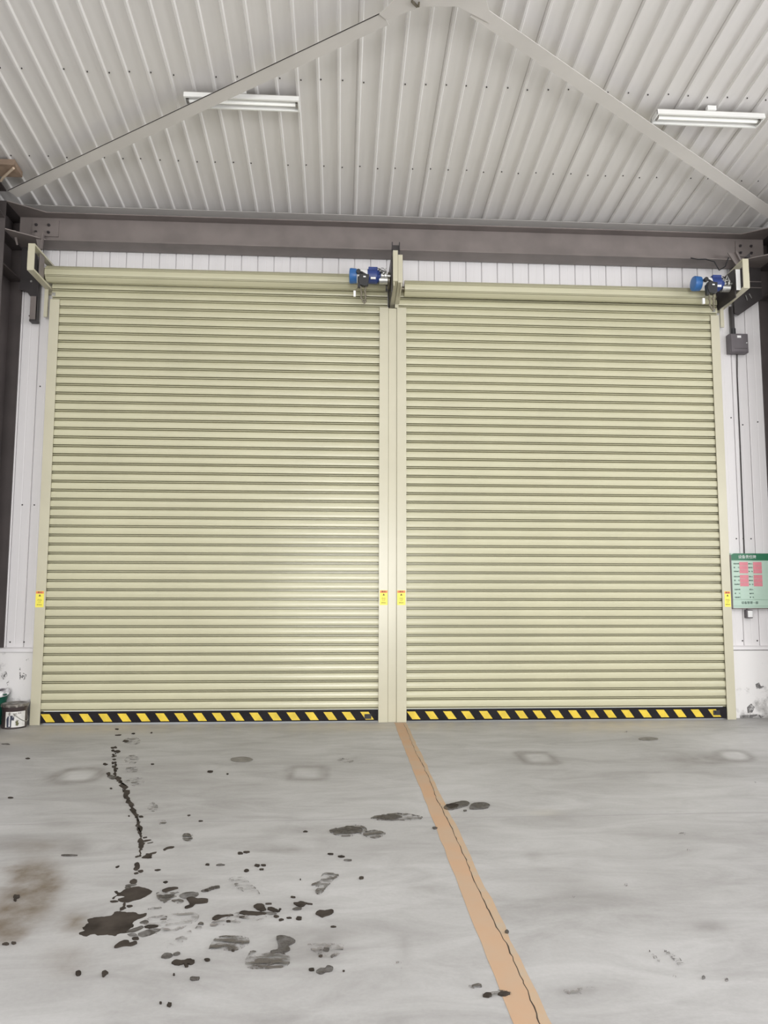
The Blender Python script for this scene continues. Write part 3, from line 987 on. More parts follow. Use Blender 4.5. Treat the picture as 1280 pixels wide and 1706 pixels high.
# apex plate joining the braces
A1, A2, A3, A4 = cei(632, 24, OFF + .008), cei(690, -6, OFF + .008), cei(795, -6, OFF + .008), cei(815, 16, OFF + .008)
A5, A6, A7, A8 = cei(815, 38, OFF + .008), cei(762, 11, OFF + .008), cei(702, 11, OFF + .008), cei(645, 34, OFF + .008)
A2 = (A2[0], A2[1] - 0.15)
A3 = (A3[0], A3[1] - 0.15)
ap = [A1, A2, A3, A4, A5, A6, A7, A8]
apex = empty('apex_plate', zc(A2, OFF))
tag(apex, 'white plate where the two roof braces meet at the apex', 'plate')
MB().hexa([zc(p, OFF + .008) for p in ap], [zc(p, OFF + .002) for p in ap]).build('plate', M_ROOF2, apex)
b0 = cei(692, 4, OFF + .012)
MB().tube([zc((b0[0] - .03, b0[1] - .02), OFF + .02), zc((b0[0] + .02, b0[1] + .03), OFF + .02)], 0.012, 6).tube([zc((b0[0] + .03, b0[1] - .02), OFF + .03), zc((b0[0] + .03, b0[1] + .02), OFF + .03)], 0.009, 6).build('bolt', M_CHAIN, apex)

# purlin cleat near the left column
ck = empty('purlin_cleat', (-3.73, -0.78, 6.25))
tag(ck, 'small brown cleat block under the roof at the far left edge', 'cleat')
MB().hexa([zc((-3.915, -.87), .09), zc((-3.645, -.87), .09), zc((-3.645, -.66), .09), zc((-3.915, -.66), .09)],
          [zc((-3.915, -.87), .026), zc((-3.645, -.87), .026), zc((-3.645, -.66), .026), zc((-3.915, -.66), .026)]).build('block', M_BEIGE, ck)
MB().tube([zc((-3.67, -.83), .10), zc((-3.86, -.66), .10), zc((-3.91, -.60), .10)], 0.014, 6).build('strut', M_BEIGEL, ck)


# ------------------------------------------------------------------ fluorescent battens
def lamp(x0, x1, y, label):
    z = zr(y) - 0.115
    L = empty('fluorescent_lamp', ((x0 + x1) / 2, y, z))
    tag(L, label, 'lamp', 'fluorescent battens under the roof')
    w = 0.080
    MB().box(x0, x1, y - w, y + w, z + 0.052, z + 0.060).build('tray', M_TRAY, L)
    for s in (-1, 1):
        MB().prism([(y + s * (w - 0.014), z + 0.052), (y + s * (w + 0.004), z + 0.052), (y + s * (w + 0.012), z + 0.002), (y + s * (w - 0.008), z + 0.0)], 0, x0, x1).build('tray_side', M_LAMP, L)
    for xe in (x0, x1 - 0.012):
        MB().box(xe, xe + 0.012, y - w, y + w, z + 0.0, z + 0.052).build('end_plate', M_LAMP, L)
    MB().lathe([(0.020, 0.035), (0.020, x1 - x0 - 0.035)], (x0, y, z + 0.022), 0, 16).build('tube', M_TUBE, L, smooth=True)
    for xe in (x0 + 0.012, x1 - 0.037):
        MB().box(xe, xe + 0.025, y - 0.026, y + 0.026, z + 0.0, z + 0.052).build('lamp_holder', M_LAMPD, L)
    for xe in (x0 + 0.5 * (x1 - x0),):
        MB().box(xe - 0.045, xe + 0.045, y - w - 0.02, y - w + 0.03, z + 0.060, z + 0.105).build('mount_clip', M_LAMP, L)
    return L


lamp(-1.565, -0.445, -1.915, 'white fluorescent batten lamp crossed by the left roof brace')
lamp(3.165, 4.285, -1.94, 'white fluorescent batten lamp above the right roof brace')

# ------------------------------------------------------------------ small things on the wall
cb = empty('control_box', (5.06, 0.1, 4.57))
tag(cb, 'dark grey electrical control box on the wall right of the shutter', 'control box')
MB().box(4.955, 5.195, 0.045, 0.145, 4.575, 4.825).build('case', M_CTRL, cb, bevel=0.006)
MB().box(4.963, 5.187, 0.033, 0.045, 4.583, 4.817).build('cover', M_CTRL, cb, bevel=0.008)
MB().box(5.045, 5.095, 0.030, 0.033, 4.765, 4.795).build('label_plate', M_PAPER, cb)
MB().lathe([(0.007, -0.008), (0.007, 0.0)], (5.165, 0.033, 4.70), 1, 10).build('lock', M_PAPER, cb)
MB().box(5.0, 5.17, 0.0305, 0.033, 4.625, 4.629).build('groove', M_STEELD, cb)
MB().lathe([(0.03, 0.0), (0.03, 0.08)], (5.03, 0.095, 4.825), 2, 12).build('cable_gland', M_BLACK, cb)
cd = MB().tube([(5.03, 0.105, 4.905), (5.03, 0.105, 5.05), (5.025, 0.105, 5.20)], 0.026, 10).build('conduit', M_STEELD)
tag(cd, 'grey flexible conduit rising from the control box', 'conduit')
wire = MB().tube([(5.085, 0.125, 4.576), (5.082, 0.14, 4.3), (5.08, 0.14, 3.4), (5.072, 0.14, 2.4), (5.068, 0.14, 1.6), (5.066, 0.13, 1.315)], 0.008, 6).build('wall_cable', M_STEELD)
tag(wire, 'thin black cord running down the wall from the control box', 'cord')
sw = empty('push_button_switch', (5.075, 0.11, 1.21))
tag(sw, 'small white push-button switch box below the green board', 'switch')
MB().box(5.035, 5.115, 0.085, 0.148, 1.21, 1.312).build('case', M_CTRL, sw, bevel=0.006)
MB().box(5.048, 5.108, 0.076, 0.086, 1.222, 1.303).build('cover', M_PAPER, sw, bevel=0.004)
for z in (1.243, 1.264, 1.285):
    MB().lathe([(0.008, -0.004), (0.008, 0.002)], (5.078, 0.076, z), 1, 12).build('button', M_LAMP, sw)

# green information board
bx0, bx1, bz0, bz1 = 4.866, 5.40, 1.335, 2.012
yb_ = 0.085
sg = empty('notice_board', ((bx0 + bx1) / 2, yb_, bz0))
tag(sg, 'green notice board with pink cards on the right wall', 'sign')
MB().box(bx0, bx1, yb_, yb_ + 0.05, bz0, bz1).build('panel', M_SIGNL, sg)
MB().box(bx0 - 0.010, bx0, yb_ - 0.004, yb_ + 0.05, bz0 - 0.006, bz1 - 0.02).build('frame_edge', M_STEEL, sg)
MB().box(bx0 - 0.010, bx1, yb_ - 0.004, yb_ + 0.05, bz0 - 0.010, bz0).build('frame_edge', M_STEEL, sg)
MB().prism([(bx0, 1.925), (bx1, 1.925), (bx1, bz1), (bx0 + 0.035, bz1), (bx0, bz1 - 0.02)], 1, yb_ - 0.004, yb_).build('header', M_SIGNG, sg)
text('title', '设备责任牌', 0.046, M_PAPER, sg, (bx0 + 0.205, yb_ - 0.005, 1.966))
lx, rx = bx0 + 0.062, bx0 + 0.243
rows = [1.882, 1.834, 1.786, 1.722, 1.674, 1.626, 1.562, 1.514, 1.466]
lab_l = ['设备名称', '型号', '设备编号'] * 3
lab_r = ['责任人', '操作员', '电话'] * 3
for i, z in enumerate(rows):
    for body, cx in ((lab_l[i], lx), (lab_r[i], rx)):
        if len(body) == 2:
            for ch, dx_ in zip(body, (-0.026, 0.026) if cx == lx else (-0.018, 0.018)):
                text('row_text', ch, 0.0185, M_INKG, sg, (cx + dx_, yb_ - 0.002, z))
        else:
            text('row_text', body, 0.0185, M_INKG, sg, (cx, yb_ - 0.002, z))
for i, z in enumerate(rows):
    m_ = M_PINK if i < 6 else M_SIGNL
    for x0, x1 in ((bx0 + 0.102, bx0 + 0.212), (bx0 + 0.278, bx0 + 0.388)):
        MB().box(x0, x1, yb_ - 0.003, yb_, z - 0.0225, z + 0.0225).build('card', m_, sg)
for z in (1.437, 1.358):
    MB().box(bx0, bx1, yb_ - 0.002, yb_, z, z + 0.002).build('rule_line', M_SIGNG, sg)
text('footer', '设备管理一部', 0.036, M_INKG, sg, (bx0 + 0.215, yb_ - 0.002, 1.398))


# yellow warning stickers on the guide rails
def sticker(x0, x1, z0, z1, label):
    s = empty('warning_sticker', ((x0 + x1) / 2, -0.001, z0))
    tag(s, label, 'sticker', 'yellow warning stickers')
    w, h = x1 - x0, z1 - z0
    MB().box(x0, x1, -0.0015, -0.0002, z0, z1).build('sheet', M_STICK, s)
    MB().box(x0 + 0.004, x1 - 0.004, -0.0022, -0.0015, z1 - 0.03, z1 - 0.004).build('red_header', M_RED, s)
    cx = (x0 + x1) / 2
    text('header_text', '警 告', 0.02, M_INK, s, (cx, -0.003, z1 - 0.017))
    MB().prism([(cx - 0.014, z1 - 0.062), (cx + 0.014, z1 - 0.062), (cx, z1 - 0.037)], 1, -0.0022, -0.0015).build('pictogram', M_INK, s)
    text('main_text', '小心', 0.026, M_INK, s, (cx, -0.002, z0 + h * 0.44))
    text('small_text', '门下', 0.017, M_INK, s, (cx, -0.002, z0 + h * 0.30))
    text('small_text', '请勿站立', 0.015, M_INK, s, (cx, -0.002, z0 + h * 0.15))
    return s


sticker(-3.534, -3.440, 1.340, 1.528, 'yellow warning sticker on the leftmost guide rail')
sticker(0.476, 0.569, 1.370, 1.545, 'yellow warning sticker left of the centre post')
sticker(0.684, 0.783, 1.370, 1.545, 'yellow warning sticker right of the centre post')
sticker(4.716, 4.792, 1.352, 1.542, 'yellow warning sticker on the rail beside the green board')

# ------------------------------------------------------------------ buckets
pc = (-3.664, -0.10, 0)
pb = empty('paint_bucket', pc)
tag(pb, 'round metal paint bucket with printed label beside the left rail', 'bucket')
R1 = 0.135
MB().lathe([(R1 - 0.012, 0.0), (R1 - 0.004, 0.006), (R1 - 0.004, 0.20), (R1, 0.205), (R1 + 0.004, 0.235), (R1, 0.24)], pc, 2, 36).build('body', M_PAIL, pb, smooth=True)
MB().lathe([(R1 + 0.004, 0.238), (R1 + 0.008, 0.244), (R1 + 0.008, 0.262), (R1 + 0.002, 0.268), (R1 - 0.012, 0.264), (R1 - 0.02, 0.256), (0.05, 0.258), (0.045, 0.264), (0.0, 0.264)], pc, 2, 36).build('lid', M_LID, pb, smooth=True)
for k in range(12):
    a = 2 * math.pi * k / 12
    MB().box(-0.010, 0.010, -0.004, 0.006, 0.236, 0.262).build('lid_tab', M_LID, pb)
    t = bpy.data.objects[COL.objects[-1].name]
    t.matrix_parent_inverse = Matrix.Identity(4)
    t.location = ((R1 + 0.006) * math.cos(a), (R1 + 0.006) * math.sin(a), 0)
    t.rotation_euler = (0, 0, a + H)


def wrap(name, poly, r, m, parent, c, th=0.0015):
    """flat print wrapped round a bucket: poly in (angle from front, z); a>0 to the right"""
    n = len(poly)
    v, f = [], []
    poly = [(a + 0.78, z) for a, z in poly]
    for rr in (r, r + th):
        for a, z in poly:
            v.append((c[0] + rr * math.sin(a), c[1] - rr * math.cos(a), z))
    mb = MB()
    mb.v = v
    mb.f = [tuple(range(n, 2 * n)), tuple(range(n - 1, -1, -1))] + [(i, (i + 1) % n, n + (i + 1) % n, n + i) for i in range(n)]
    return mb.build(name, m, parent)


rl = R1 - 0.004
A0 = -0.40
for i in range(16):
    a0 = -1.0 + i * 0.105 + A0 * 0.3
    wrap('label_sheet', [(a0, 0.018), (a0 + 0.105, 0.018), (a0 + 0.105, 0.188), (a0, 0.188)], rl, M_PRINT, pb, pc)
# printed figure in a dark suit, a small plant drawing and lettering
for qi, (poly, m_) in enumerate((([(-.95, .02), (-.62, .02), (-.60, .11), (-.50, .135), (-.55, .15), (-.74, .145), (-.90, .14), (-1.0, .11)], M_NAVY),
                 ([(-.80, .03), (-.70, .03), (-.71, .14), (-.80, .14)], M_PAPER),
                 ([(-.77, .04), (-.745, .04), (-.745, .135), (-.77, .135)], M_NAVY),
                 ([(-.83, .15), (-.71, .15), (-.70, .172), (-.73, .186), (-.80, .186), (-.835, .172)], M_SKINP),
                 ([(-.60, .10), (-.42, .095), (-.40, .12), (-.45, .14), (-.50, .125), (-.60, .125)], M_NAVY),
                 ([(-.26, .04), (-.12, .035), (-.05, .06), (-.13, .075), (-.06, .10), (-.17, .085), (-.20, .11), (-.24, .08), (-.32, .085), (-.26, .06)], M_OLIVE))):
    wrap('label_print', poly, rl + 0.005 + 0.001 * qi, m_, pb, pc)
for a, z, w in ((-.5, .165, .08), (-.38, .165, .08), (-.26, .165, .06), (-.1, .17, .1), (.05, .17, .08), (-.45, .148, .1)):
    wrap('label_letter', [(a, z - .008), (a + w * .8, z - .008), (a + w * .8, z + .008), (a, z + .008)], rl + 0.003, M_SKINP, pb, pc)
MB().tube([(pc[0] + R1 * math.sin(t) * 1.02, pc[1] - R1 * math.cos(t) * 1.02, 0.17 - 0.10 * math.sin((t - .3) / 2.4 * math.pi)) for t in [.3 + .2 * q for q in range(12)]], 0.004, 6).build('wire_handle', M_SILVER, pb)

gc = (-3.915, 0.03, 0.0205)
gb = empty('green_bin', gc)
tag(gb, 'dark green plastic bin with crumpled white bag in it', 'bin')
MB().lathe([(0.088, 0.0), (0.092, 0.01), (0.114, 0.25), (0.136, 0.325), (0.142, 0.33), (0.142, 0.348), (0.13, 0.348)], (gc[0] + 0.0, gc[1] - 0.055, gc[2]), 2, 32).build('body', M_BIN, gb, smooth=True)


def bag():
    mb = MB()
    seg, rings = 30, 6
    rnd = random.Random(5)
    for j in range(rings):
        t = j / (rings - 1)
        for i in range(seg):
            a = 2 * math.pi * i / seg
            r = (0.143, 0.146, 0.142, 0.125, 0.08, 0.02)[j] * (1 + 0.05 * math.sin(a * 5 + j) + rnd.uniform(-.02, .02))
            z = (0.345, 0.368, 0.392, 0.41, 0.40, 0.395)[j] + 0.010 * math.sin(a * 3 + 1) + rnd.uniform(-.006, .006)
            mb.v.append((gc[0] + r * math.cos(a), gc[1] - 0.055 + r * math.sin(a), z))
    for j in range(rings - 1):
        for i in range(seg):
            i2 = (i + 1) % seg
            mb.f.append((j * seg + i, j * seg + i2, (j + 1) * seg + i2, (j + 1) * seg + i))
    mb.f.append(tuple((rings - 1) * seg + i for i in range(seg)))
    b = mb.build('bin_bag', M_BAG, gb, smooth=True)
    return b


bag()

# ------------------------------------------------------------------ floor markings and stains
lay = [0.0008]


def nxt():
    lay[0] += 0.00003
    return lay[0]


def flat(name, pts, z, m, parent=floor):
    me = bpy.data.meshes.new(name)
    th = z - 0.0003
    n = len(pts)
    vs = [(p[0], p[1], 0.0002) for p in pts] + [(p[0], p[1], z) for p in pts]
    fs = [tuple(range(n, 2 * n))] + [(i, (i + 1) % n, n + (i + 1) % n, n + i) for i in range(n)]
    me.from_pydata(vs, [], fs)
    bm = bmesh.new()
    bm.from_mesh(me)
    bmesh.ops.recalc_face_normals(bm, faces=bm.faces)
    up = [f for f in bm.faces if len(f.verts) == n and n > 4 or abs(f.normal.z) > 0.9]
    for f in up:
        if f.normal.z < 0:
            f.normal_flip()
    bmesh.ops.triangulate(bm, faces=[f for f in bm.faces if len(f.verts) > 4])
    bm.to_mesh(me)
    bm.free()
    me.materials.append(m)
    o = bpy.data.objects.new(name, me)
    COL.objects.link(o)
    if parent:
        o.parent = parent
    return o


# painted line
line = empty('floor_line', (0.73, -3.0, 0))
tag(line, 'faded orange painted line with a crack running towards the centre post', 'floor marking')
xa, xb_ = 0.649, 0.789
rndl = random.Random(11)
N = 60
ys = [-0.02 - (9.0) * i / N for i in range(N + 1)]
cr = []
for i, y in enumerate(ys):
    cr.append(0.750 + 0.005 * math.sin(i * 0.55) + rndl.uniform(-.004, .004))
left = [(xa + rndl.uniform(-.004, .004), y) for y in ys]
right = [(xb_ + rndl.uniform(-.006, .006), y) for y in ys]
mid = list(zip(cr, ys))
o = flat('paint', left + list(reversed(mid)), 0.0014, M_LINE, None)
o.parent = line
o.matrix_parent_inverse = Matrix.Translation(-line.location)
o = flat('paint_edge', mid + list(reversed(right)), 0.0014, M_LINE2, None)
o.parent = line
o.matrix_parent_inverse = Matrix.Translation(-line.location)
ck_l, ck_r = [], []
yy = -0.1
px_ = 0.747
pts = []
while yy > -9.0:
    f_ = (-yy - 0.1) / 8.9 * N
    i = min(int(f_), N - 1)
    base = cr[i] + (cr[i + 1] - cr[i]) * (f_ - i)
    pts.append((base + rndl.uniform(-.004, .004), yy))
    yy -= rndl.uniform(0.02, 0.07)
for x, y in pts:
    w = (0.0012 + rndl.random() * 0.0022) * (0.6 if y > -1.8 else 1.0)
    ck_l.append((x - w, y))
    ck_r.append((x + w, y))
o = flat('crack', ck_l + list(reversed(ck_r)), 0.0018, M_CRACK, None)
o.parent = line
o.matrix_parent_inverse = Matrix.Translation(-line.location)

# saw-cut joint across the floor
jl, jr = [], []
x = -6.0
while x < 8:
    y = -3.625 + 0.008 * math.sin(x * 3)
    jl.append((x, y - 0.004 - random.random() * 0.002))
    jr.append((x, y + 0.004 + random.random() * 0.002))
    x += 0.12
flat('joint', jl + list(reversed(jr)), 0.0009, M_JOINT)


def ground(px, py):
    p = at(px, py, 2, 0.0)
    return (p.x, p.y)


def stain(pts, m=M_WET, rough=0.05, sub=4, seed=None, name='stain'):
    """irregular outline through the given picture points laid on the floor"""
    rnd = random.Random(seed if seed is not None else len(pts) * 31 + int(pts[0][0]))
    g = [Vector(ground(*p)) for p in pts]
    out = []
    n = len(g)
    for i in range(n):
        p0, p1, p2, p3 = g[i - 1], g[i], g[(i + 1) % n], g[(i + 2) % n]
        L = (p2 - p1).length
        for k in range(sub):
            t = k / sub
            q = 0.5 * ((2 * p1) + (p2 - p0) * t + (2 * p0 - 5 * p1 + 4 * p2 - p3) * t * t + (3 * p1 - p0 - 3 * p2 + p3) * t ** 3)
            q = q + Vector((rnd.uniform(-1, 1), rnd.uniform(-1, 1))) * L * rough
            out.append((q.x, q.y))
    return flat(name, out, nxt(), m)


def blob(cx, cy, rx, ry, m=M_WET, seed=0, n=9, j=0.25):
    rnd = random.Random(seed * 77 + int(cx * 13 + cy))
    pts = []
    for i in range(n):
        a = 2 * math.pi * i / n
        r = 1 + rnd.uniform(-j, j)
        pts.append((cx + rx * r * math.cos(a), cy + ry * r * math.sin(a)))
    return stain(pts, m, 0.03, 3)


def A(pts):  # first close-up frame (80,1370), 0.2344 px
    return [(80 + .2344 * x, 1370 + .2344 * y) for x, y in pts]


def B(pts):  # second close-up frame (340,1420)
    return [(340 + .2344 * x, 1420 + .2344 * y) for x, y in pts]


# big wet patch
stain(A([(220, 785), (258, 770), (245, 750), (285, 715), (280, 690), (330, 678), (400, 670), (455, 660), (470, 640), (500, 632), (560, 640), (620, 640), (650, 655), (700, 645), (690, 670), (640, 690), (600, 715),
         (610, 740), (570, 765), (580, 780), (500, 795), (480, 808), (420, 800), (360, 805), (330, 795), (300, 800), (270, 812), (230, 800)]), M_WET, 0.07)
stain(A([(560, 775), (660, 735), (675, 755), (600, 785)]), M_DAMP)
stain(A([(640, 790), (700, 765), (780, 755), (800, 765), (760, 790), (690, 815), (650, 812)]), M_DAMP)
stain(A([(680, 740), (760, 725), (785, 742), (720, 758)]), M_WET)
stain(A([(650, 715), (690, 695), (715, 705), (700, 725)]), M_DAMP)
stain(A([(565, 795), (620, 790), (640, 815), (590, 815)]), M_DAMP)
stain(A([(600, 820), (640, 815), (645, 835), (605, 838)]), M_WET)
# upper patch with its neck
stain(A([(470, 495), (490, 488), (510, 500), (545, 478), (580, 465), (640, 458), (700, 470), (738, 490), (715, 515), (660, 545), (600, 560), (560, 572), (505, 560), (500, 545), (545, 530), (490, 525), (470, 545), (455, 540), (490, 515)]), M_WET, 0.06)
stain(A([(440, 560), (480, 555), (500, 565), (460, 572)]), M_WET)
stain(A([(535, 575), (552, 575), (548, 600), (555, 612), (515, 630), (510, 610), (530, 600)]), M_WET)
stain(A([(560, 592), (595, 588), (600, 600), (570, 607)]), M_WET)
stain(A([(585, 415), (610, 403), (632, 412), (628, 432), (600, 440), (580, 430)]), M_WET)
stain(A([(555, 445), (620, 435), (625, 450), (560, 460)]), M_DAMP)
stain(A([(545, 465), (570, 455), (590, 462), (560, 478)]), M_DAMP)
# drip trail
stain(A([(632, 0), (650, 10), (663, 40), (662, 80), (672, 120), (690, 150), (672, 175), (660, 215), (665, 240), (640, 245), (652, 215), (650, 180), (640, 150), (650, 110), (640, 70), (648, 40), (635, 20)]), M_WET, 0.09)
stain(A([(675, 130), (720, 123), (735, 128), (690, 140)]), M_WET)
stain(A([(675, 108), (700, 103), (705, 110), (680, 115)]), M_WET)
stain(A([(705, 148), (740, 140), (748, 146), (715, 153)]), M_DAMP)
stain(A([(618, 245), (640, 237), (645, 246), (625, 252)]), M_WET)
stain(A([(665, 252), (690, 235), (700, 222), (735, 225), (738, 240), (735, 255), (700, 258)]), M_WET)
stain(A([(725, 220), (770, 210), (765, 222), (735, 228)]), M_WET)
stain(A([(820, 195), (850, 175), (895, 172), (890, 184), (850, 192), (830, 202)]), M_WET)
stain(A([(615, 295), (640, 285), (655, 300), (650, 325), (630, 345), (607, 335), (618, 318)]), M_WET, 0.08)
stain(A([(640, 345), (670, 338), (678, 350), (655, 360)]), M_WET)
stain(A([(610, 362), (635, 355), (645, 364), (620, 371)]), M_WET)
stain(A([(757, 340), (785, 333), (803, 339), (775, 348)]), M_WET)
stain(A([(818, 427), (838, 418), (853, 424), (835, 436)]), M_WET)
stain(A([(480, 318), (505, 308), (506, 318), (488, 326)]), M_WET)
# trail higher up toward the shutter
tr = [(380, 85), (384, 115), (380, 150), (384, 178), (398, 205), (412, 232), (426, 260), (436, 285), (452, 315), (460, 345), (464, 375)]
rt = random.Random(21)
for (x0, y0), (x1, y1) in zip(tr[:-1], tr[1:]):
    up_ = y0 < 180
    for q in range(8 if up_ else 6):
        t = rt.random()
        cx, cy = x0 + (x1 - x0) * t + rt.uniform(-7, 7) * (1 if up_ else 0.5), y0 + (y1 - y0) * t
        blob(cx / 2, 1200 + cy / 2, rt.uniform(1.0, 3.0), rt.uniform(0.7, 2.0), M_WET, seed=q)
    if not up_:
        a, b = (x0 / 2, 1200 + y0 / 2), (x1 / 2, 1200 + y1 / 2)
        w = 1.7
        stain([(a[0] - w, a[1]), (a[0] + w, a[1] - .5), (b[0] + w * 1.3, b[1]), (b[0] - w * 1.1, b[1] + .8)], M_WET, 0.1)
for x, y, rx, ry in ((350, 147, 8, 3), (372, 190, 14, 7), (362, 180, 7, 6), (395, 195, 10, 4), (470, 322, 8, 3), (430, 320, 3, 2), (370, 228, 4, 2), (425, 260, 8, 3), (390, 30, 6, 2), (395, 50, 10, 2), (420, 70, 12, 3), (445, 45, 6, 2), (505, 42, 3, 2), (390, 105, 10, 4), (508, 147, 5, 2), (630, 318, 5, 2),
                     (668, 337, 7, 2), (700, 172, 11, 3), (758, 180, 4, 2), (35, 259, 8, 2), (20, 80, 14, 2), (92, 128, 8, 2), (1018, 372, 7, 2)):
    blob(x / 2, 1200 + y / 2, rx / 2, ry / 2, M_WET if rx < 13 else M_DAMP, seed=x)
# faint shoe / wheel prints by the trail
for x, y, rx, ry in ((440, 132, 24, 14), (447, 205, 34, 14), (438, 165, 22, 10), (510, 290, 16, 14), (440, 70, 26, 12), (540, 340, 14, 8), (625, 392, 18, 14), (1150, 136, 26, 8)):
    blob(x / 2, 1200 + y / 2, rx / 2, ry / 2, M_TREAD2, seed=x, j=0.15)
# round mid-grey spots
blob(403, 1266, 18, 4.6, M_WETP, 1, 12, 0.06)
blob(1081, 1231.5, 16, 2.8, M_WETP, 2, 12, 0.06)
# right group of splashes
stain(A([(808, 488), (850, 470), (905, 464), (925, 472), (890, 483), (840, 497)]), M_WET)
stain(A([(770, 510), (800, 500), (860, 505), (920, 500), (935, 515), (890, 540), (850, 560), (830, 575), (800, 560), (775, 540)]), M_TREAD, 0.06)
stain(A([(780, 525), (840, 520), (900, 512), (880, 535), (830, 548)]), M_DAMP, 0.1)
stain(A([(880, 560), (930, 550), (965, 562), (930, 578)]), M_TREAD)
stain(A([(935, 525), (970, 505), (1030, 500), (1070, 508), (1060, 525), (1020, 540), (980, 545), (950, 540)]), M_DAMP)
stain(A([(985, 545), (1020, 535), (1060, 545), (1120, 545), (1138, 560), (1110, 578), (1050, 582), (1030, 600), (985, 615), (972, 605), (1010, 585)]), M_WET, 0.04)
stain(A([(1090, 492), (1150, 470), (1200, 455), (1222, 458), (1180, 478), (1120, 497)]), M_DAMP)
stain(A([(700, 620), (740, 600), (800, 605), (805, 625), (750, 618)]), M_TREAD2)
# long smear
stain(B([(60, 470), (90, 450), (130, 450), (190, 445), (205, 452), (140, 462), (90, 485), (65, 482)]), M_WET, 0.08)
stain(B([(250, 435), (280, 420), (330, 425), (400, 428), (440, 440), (390, 448), (320, 448), (270, 442)]), M_WET, 0.08)
stain(B([(350, 388), (380, 370), (420, 372), (435, 395), (440, 415), (400, 418), (370, 405)]), M_WET, 0.1)
stain(B([(450, 400), (480, 395), (510, 408), (540, 420), (520, 428), (470, 418)]), M_WET, 0.08)
stain(B([(420, 432), (480, 430), (520, 440), (470, 445)]), M_DAMP)
stain(B([(170, 450), (240, 432), (260, 438), (200, 456)]), M_TREAD)
stain(B([(60, 500), (250, 455), (420, 455), (430, 475), (200, 510), (60, 530)]), M_TREADF)
for x, y, rx, ry in ((512, 460, 18, 8), (547, 483, 17, 7), (605, 470, 18, 4), (675, 474, 22, 10), (632, 322, 18, 5), (665, 404, 34, 9), (175, 495, 15, 5), (541, 408, 10, 4), (917, 533, 21, 5), (765, 837, 20, 9), (993, 848, 8, 3), (1120, 187, 15, 7), (22, 769, 20, 8), (205, 703, 12, 5), (380, 97, 20, 8), (425, 95, 18, 6), (410, 125, 14, 5), (302, 134, 16, 8),
                     (118, 93, 28, 6), (25, 91, 15, 5), (258, 10, 22, 7), (300, 2, 22, 6), (900, 16, 22, 5), (975, 33, 22, 6), (1025, 60, 26, 5), (72, 255, 34, 8), (18, 275, 18, 6), (10, 348, 18, 14), (870, 697, 24, 14), (830, 742, 14, 7), (685, 197, 4, 3), (270, 465, 20, 4), (460, 370, 20, 3)):
    q = B([(x, y)])[0]
    blob(q[0], q[1], rx * .2344, ry * .2344, M_WET if rx < 24 else M_DAMP, seed=x)
stain(B([(636, 365), (665, 362), (690, 354), (722, 365), (715, 382), (690, 392), (665, 385)]), M_WET, 0.03)
stain(B([(720, 364), (768, 371), (765, 375), (722, 369)]), M_WET)
stain(B([(793, 440), (820, 418), (860, 420), (905, 412), (922, 425), (900, 445), (860, 458), (840, 465), (815, 452)]), M_WET, 0.03)
stain(B([(797, 855), (825, 832), (860, 830), (880, 812), (918, 825), (905, 850), (865, 855), (835, 870)]), M_DAMP, 0.02)
# tyre prints
stain(B([(180, 190), (290, 178), (330, 225), (398, 300), (320, 292), (240, 262), (215, 225)]), M_TREAD2, 0.03)
stain(B([(765, 235), (830, 205), (835, 170), (870, 152), (958, 165), (910, 205), (830, 298), (790, 280), (820, 250)]), M_TREAD, 0.03)
stain(B([(40, 685), (95, 610), (220, 602), (310, 612), (320, 650), (260, 690), (200, 700), (100, 698)]), M_TREAD, 0.03)
stain(B([(60, 685), (110, 650), (200, 655), (230, 690), (120, 696)]), M_DAMP if False else M_TREAD2, 0.05)
stain(B([(290, 795), (330, 710), (420, 725), (520, 720), (605, 740), (603, 800), (520, 825), (380, 830), (320, 825)]), M_TREAD, 0.04)
stain(B([(310, 770), (370, 730), (480, 750), (520, 790), (420, 815), (340, 805)]), M_TREAD2, 0.05)
stain(B([(515, 605), (560, 598), (610, 610), (650, 635), (625, 655), (600, 670), (610, 700), (570, 715), (520, 718), (480, 720), (475, 708), (520, 695), (530, 660), (520, 635)]), M_DAMP, 0.05)
stain(B([(740, 665), (960, 655), (990, 690), (930, 750), (830, 760), (800, 720)]), M_TREADF, 0.05)
stain(B([(820, 700), (840, 705), (820, 745), (808, 735)]), M_TREAD2)
stain(B([(905, 745), (945, 705), (952, 712), (915, 750)]), M_TREAD2)
stain(A([(700, 690), (1040, 640), (1050, 700), (830, 800), (720, 760)]), M_TREADF, 0.04)
stain(A([(1050, 760), (1075, 720), (1105, 725), (1080, 770)]), M_TREAD)
stain(A([(780, 680), (840, 675), (845, 690), (800, 695)]), M_TREAD)
stain(A([(830, 860), (960, 815), (1000, 780), (1020, 790), (960, 850), (860, 900)]), M_TREADF)
stain(A([(960, 90), (1000, 85), (1020, 110), (995, 135), (965, 125)]), M_TREAD)
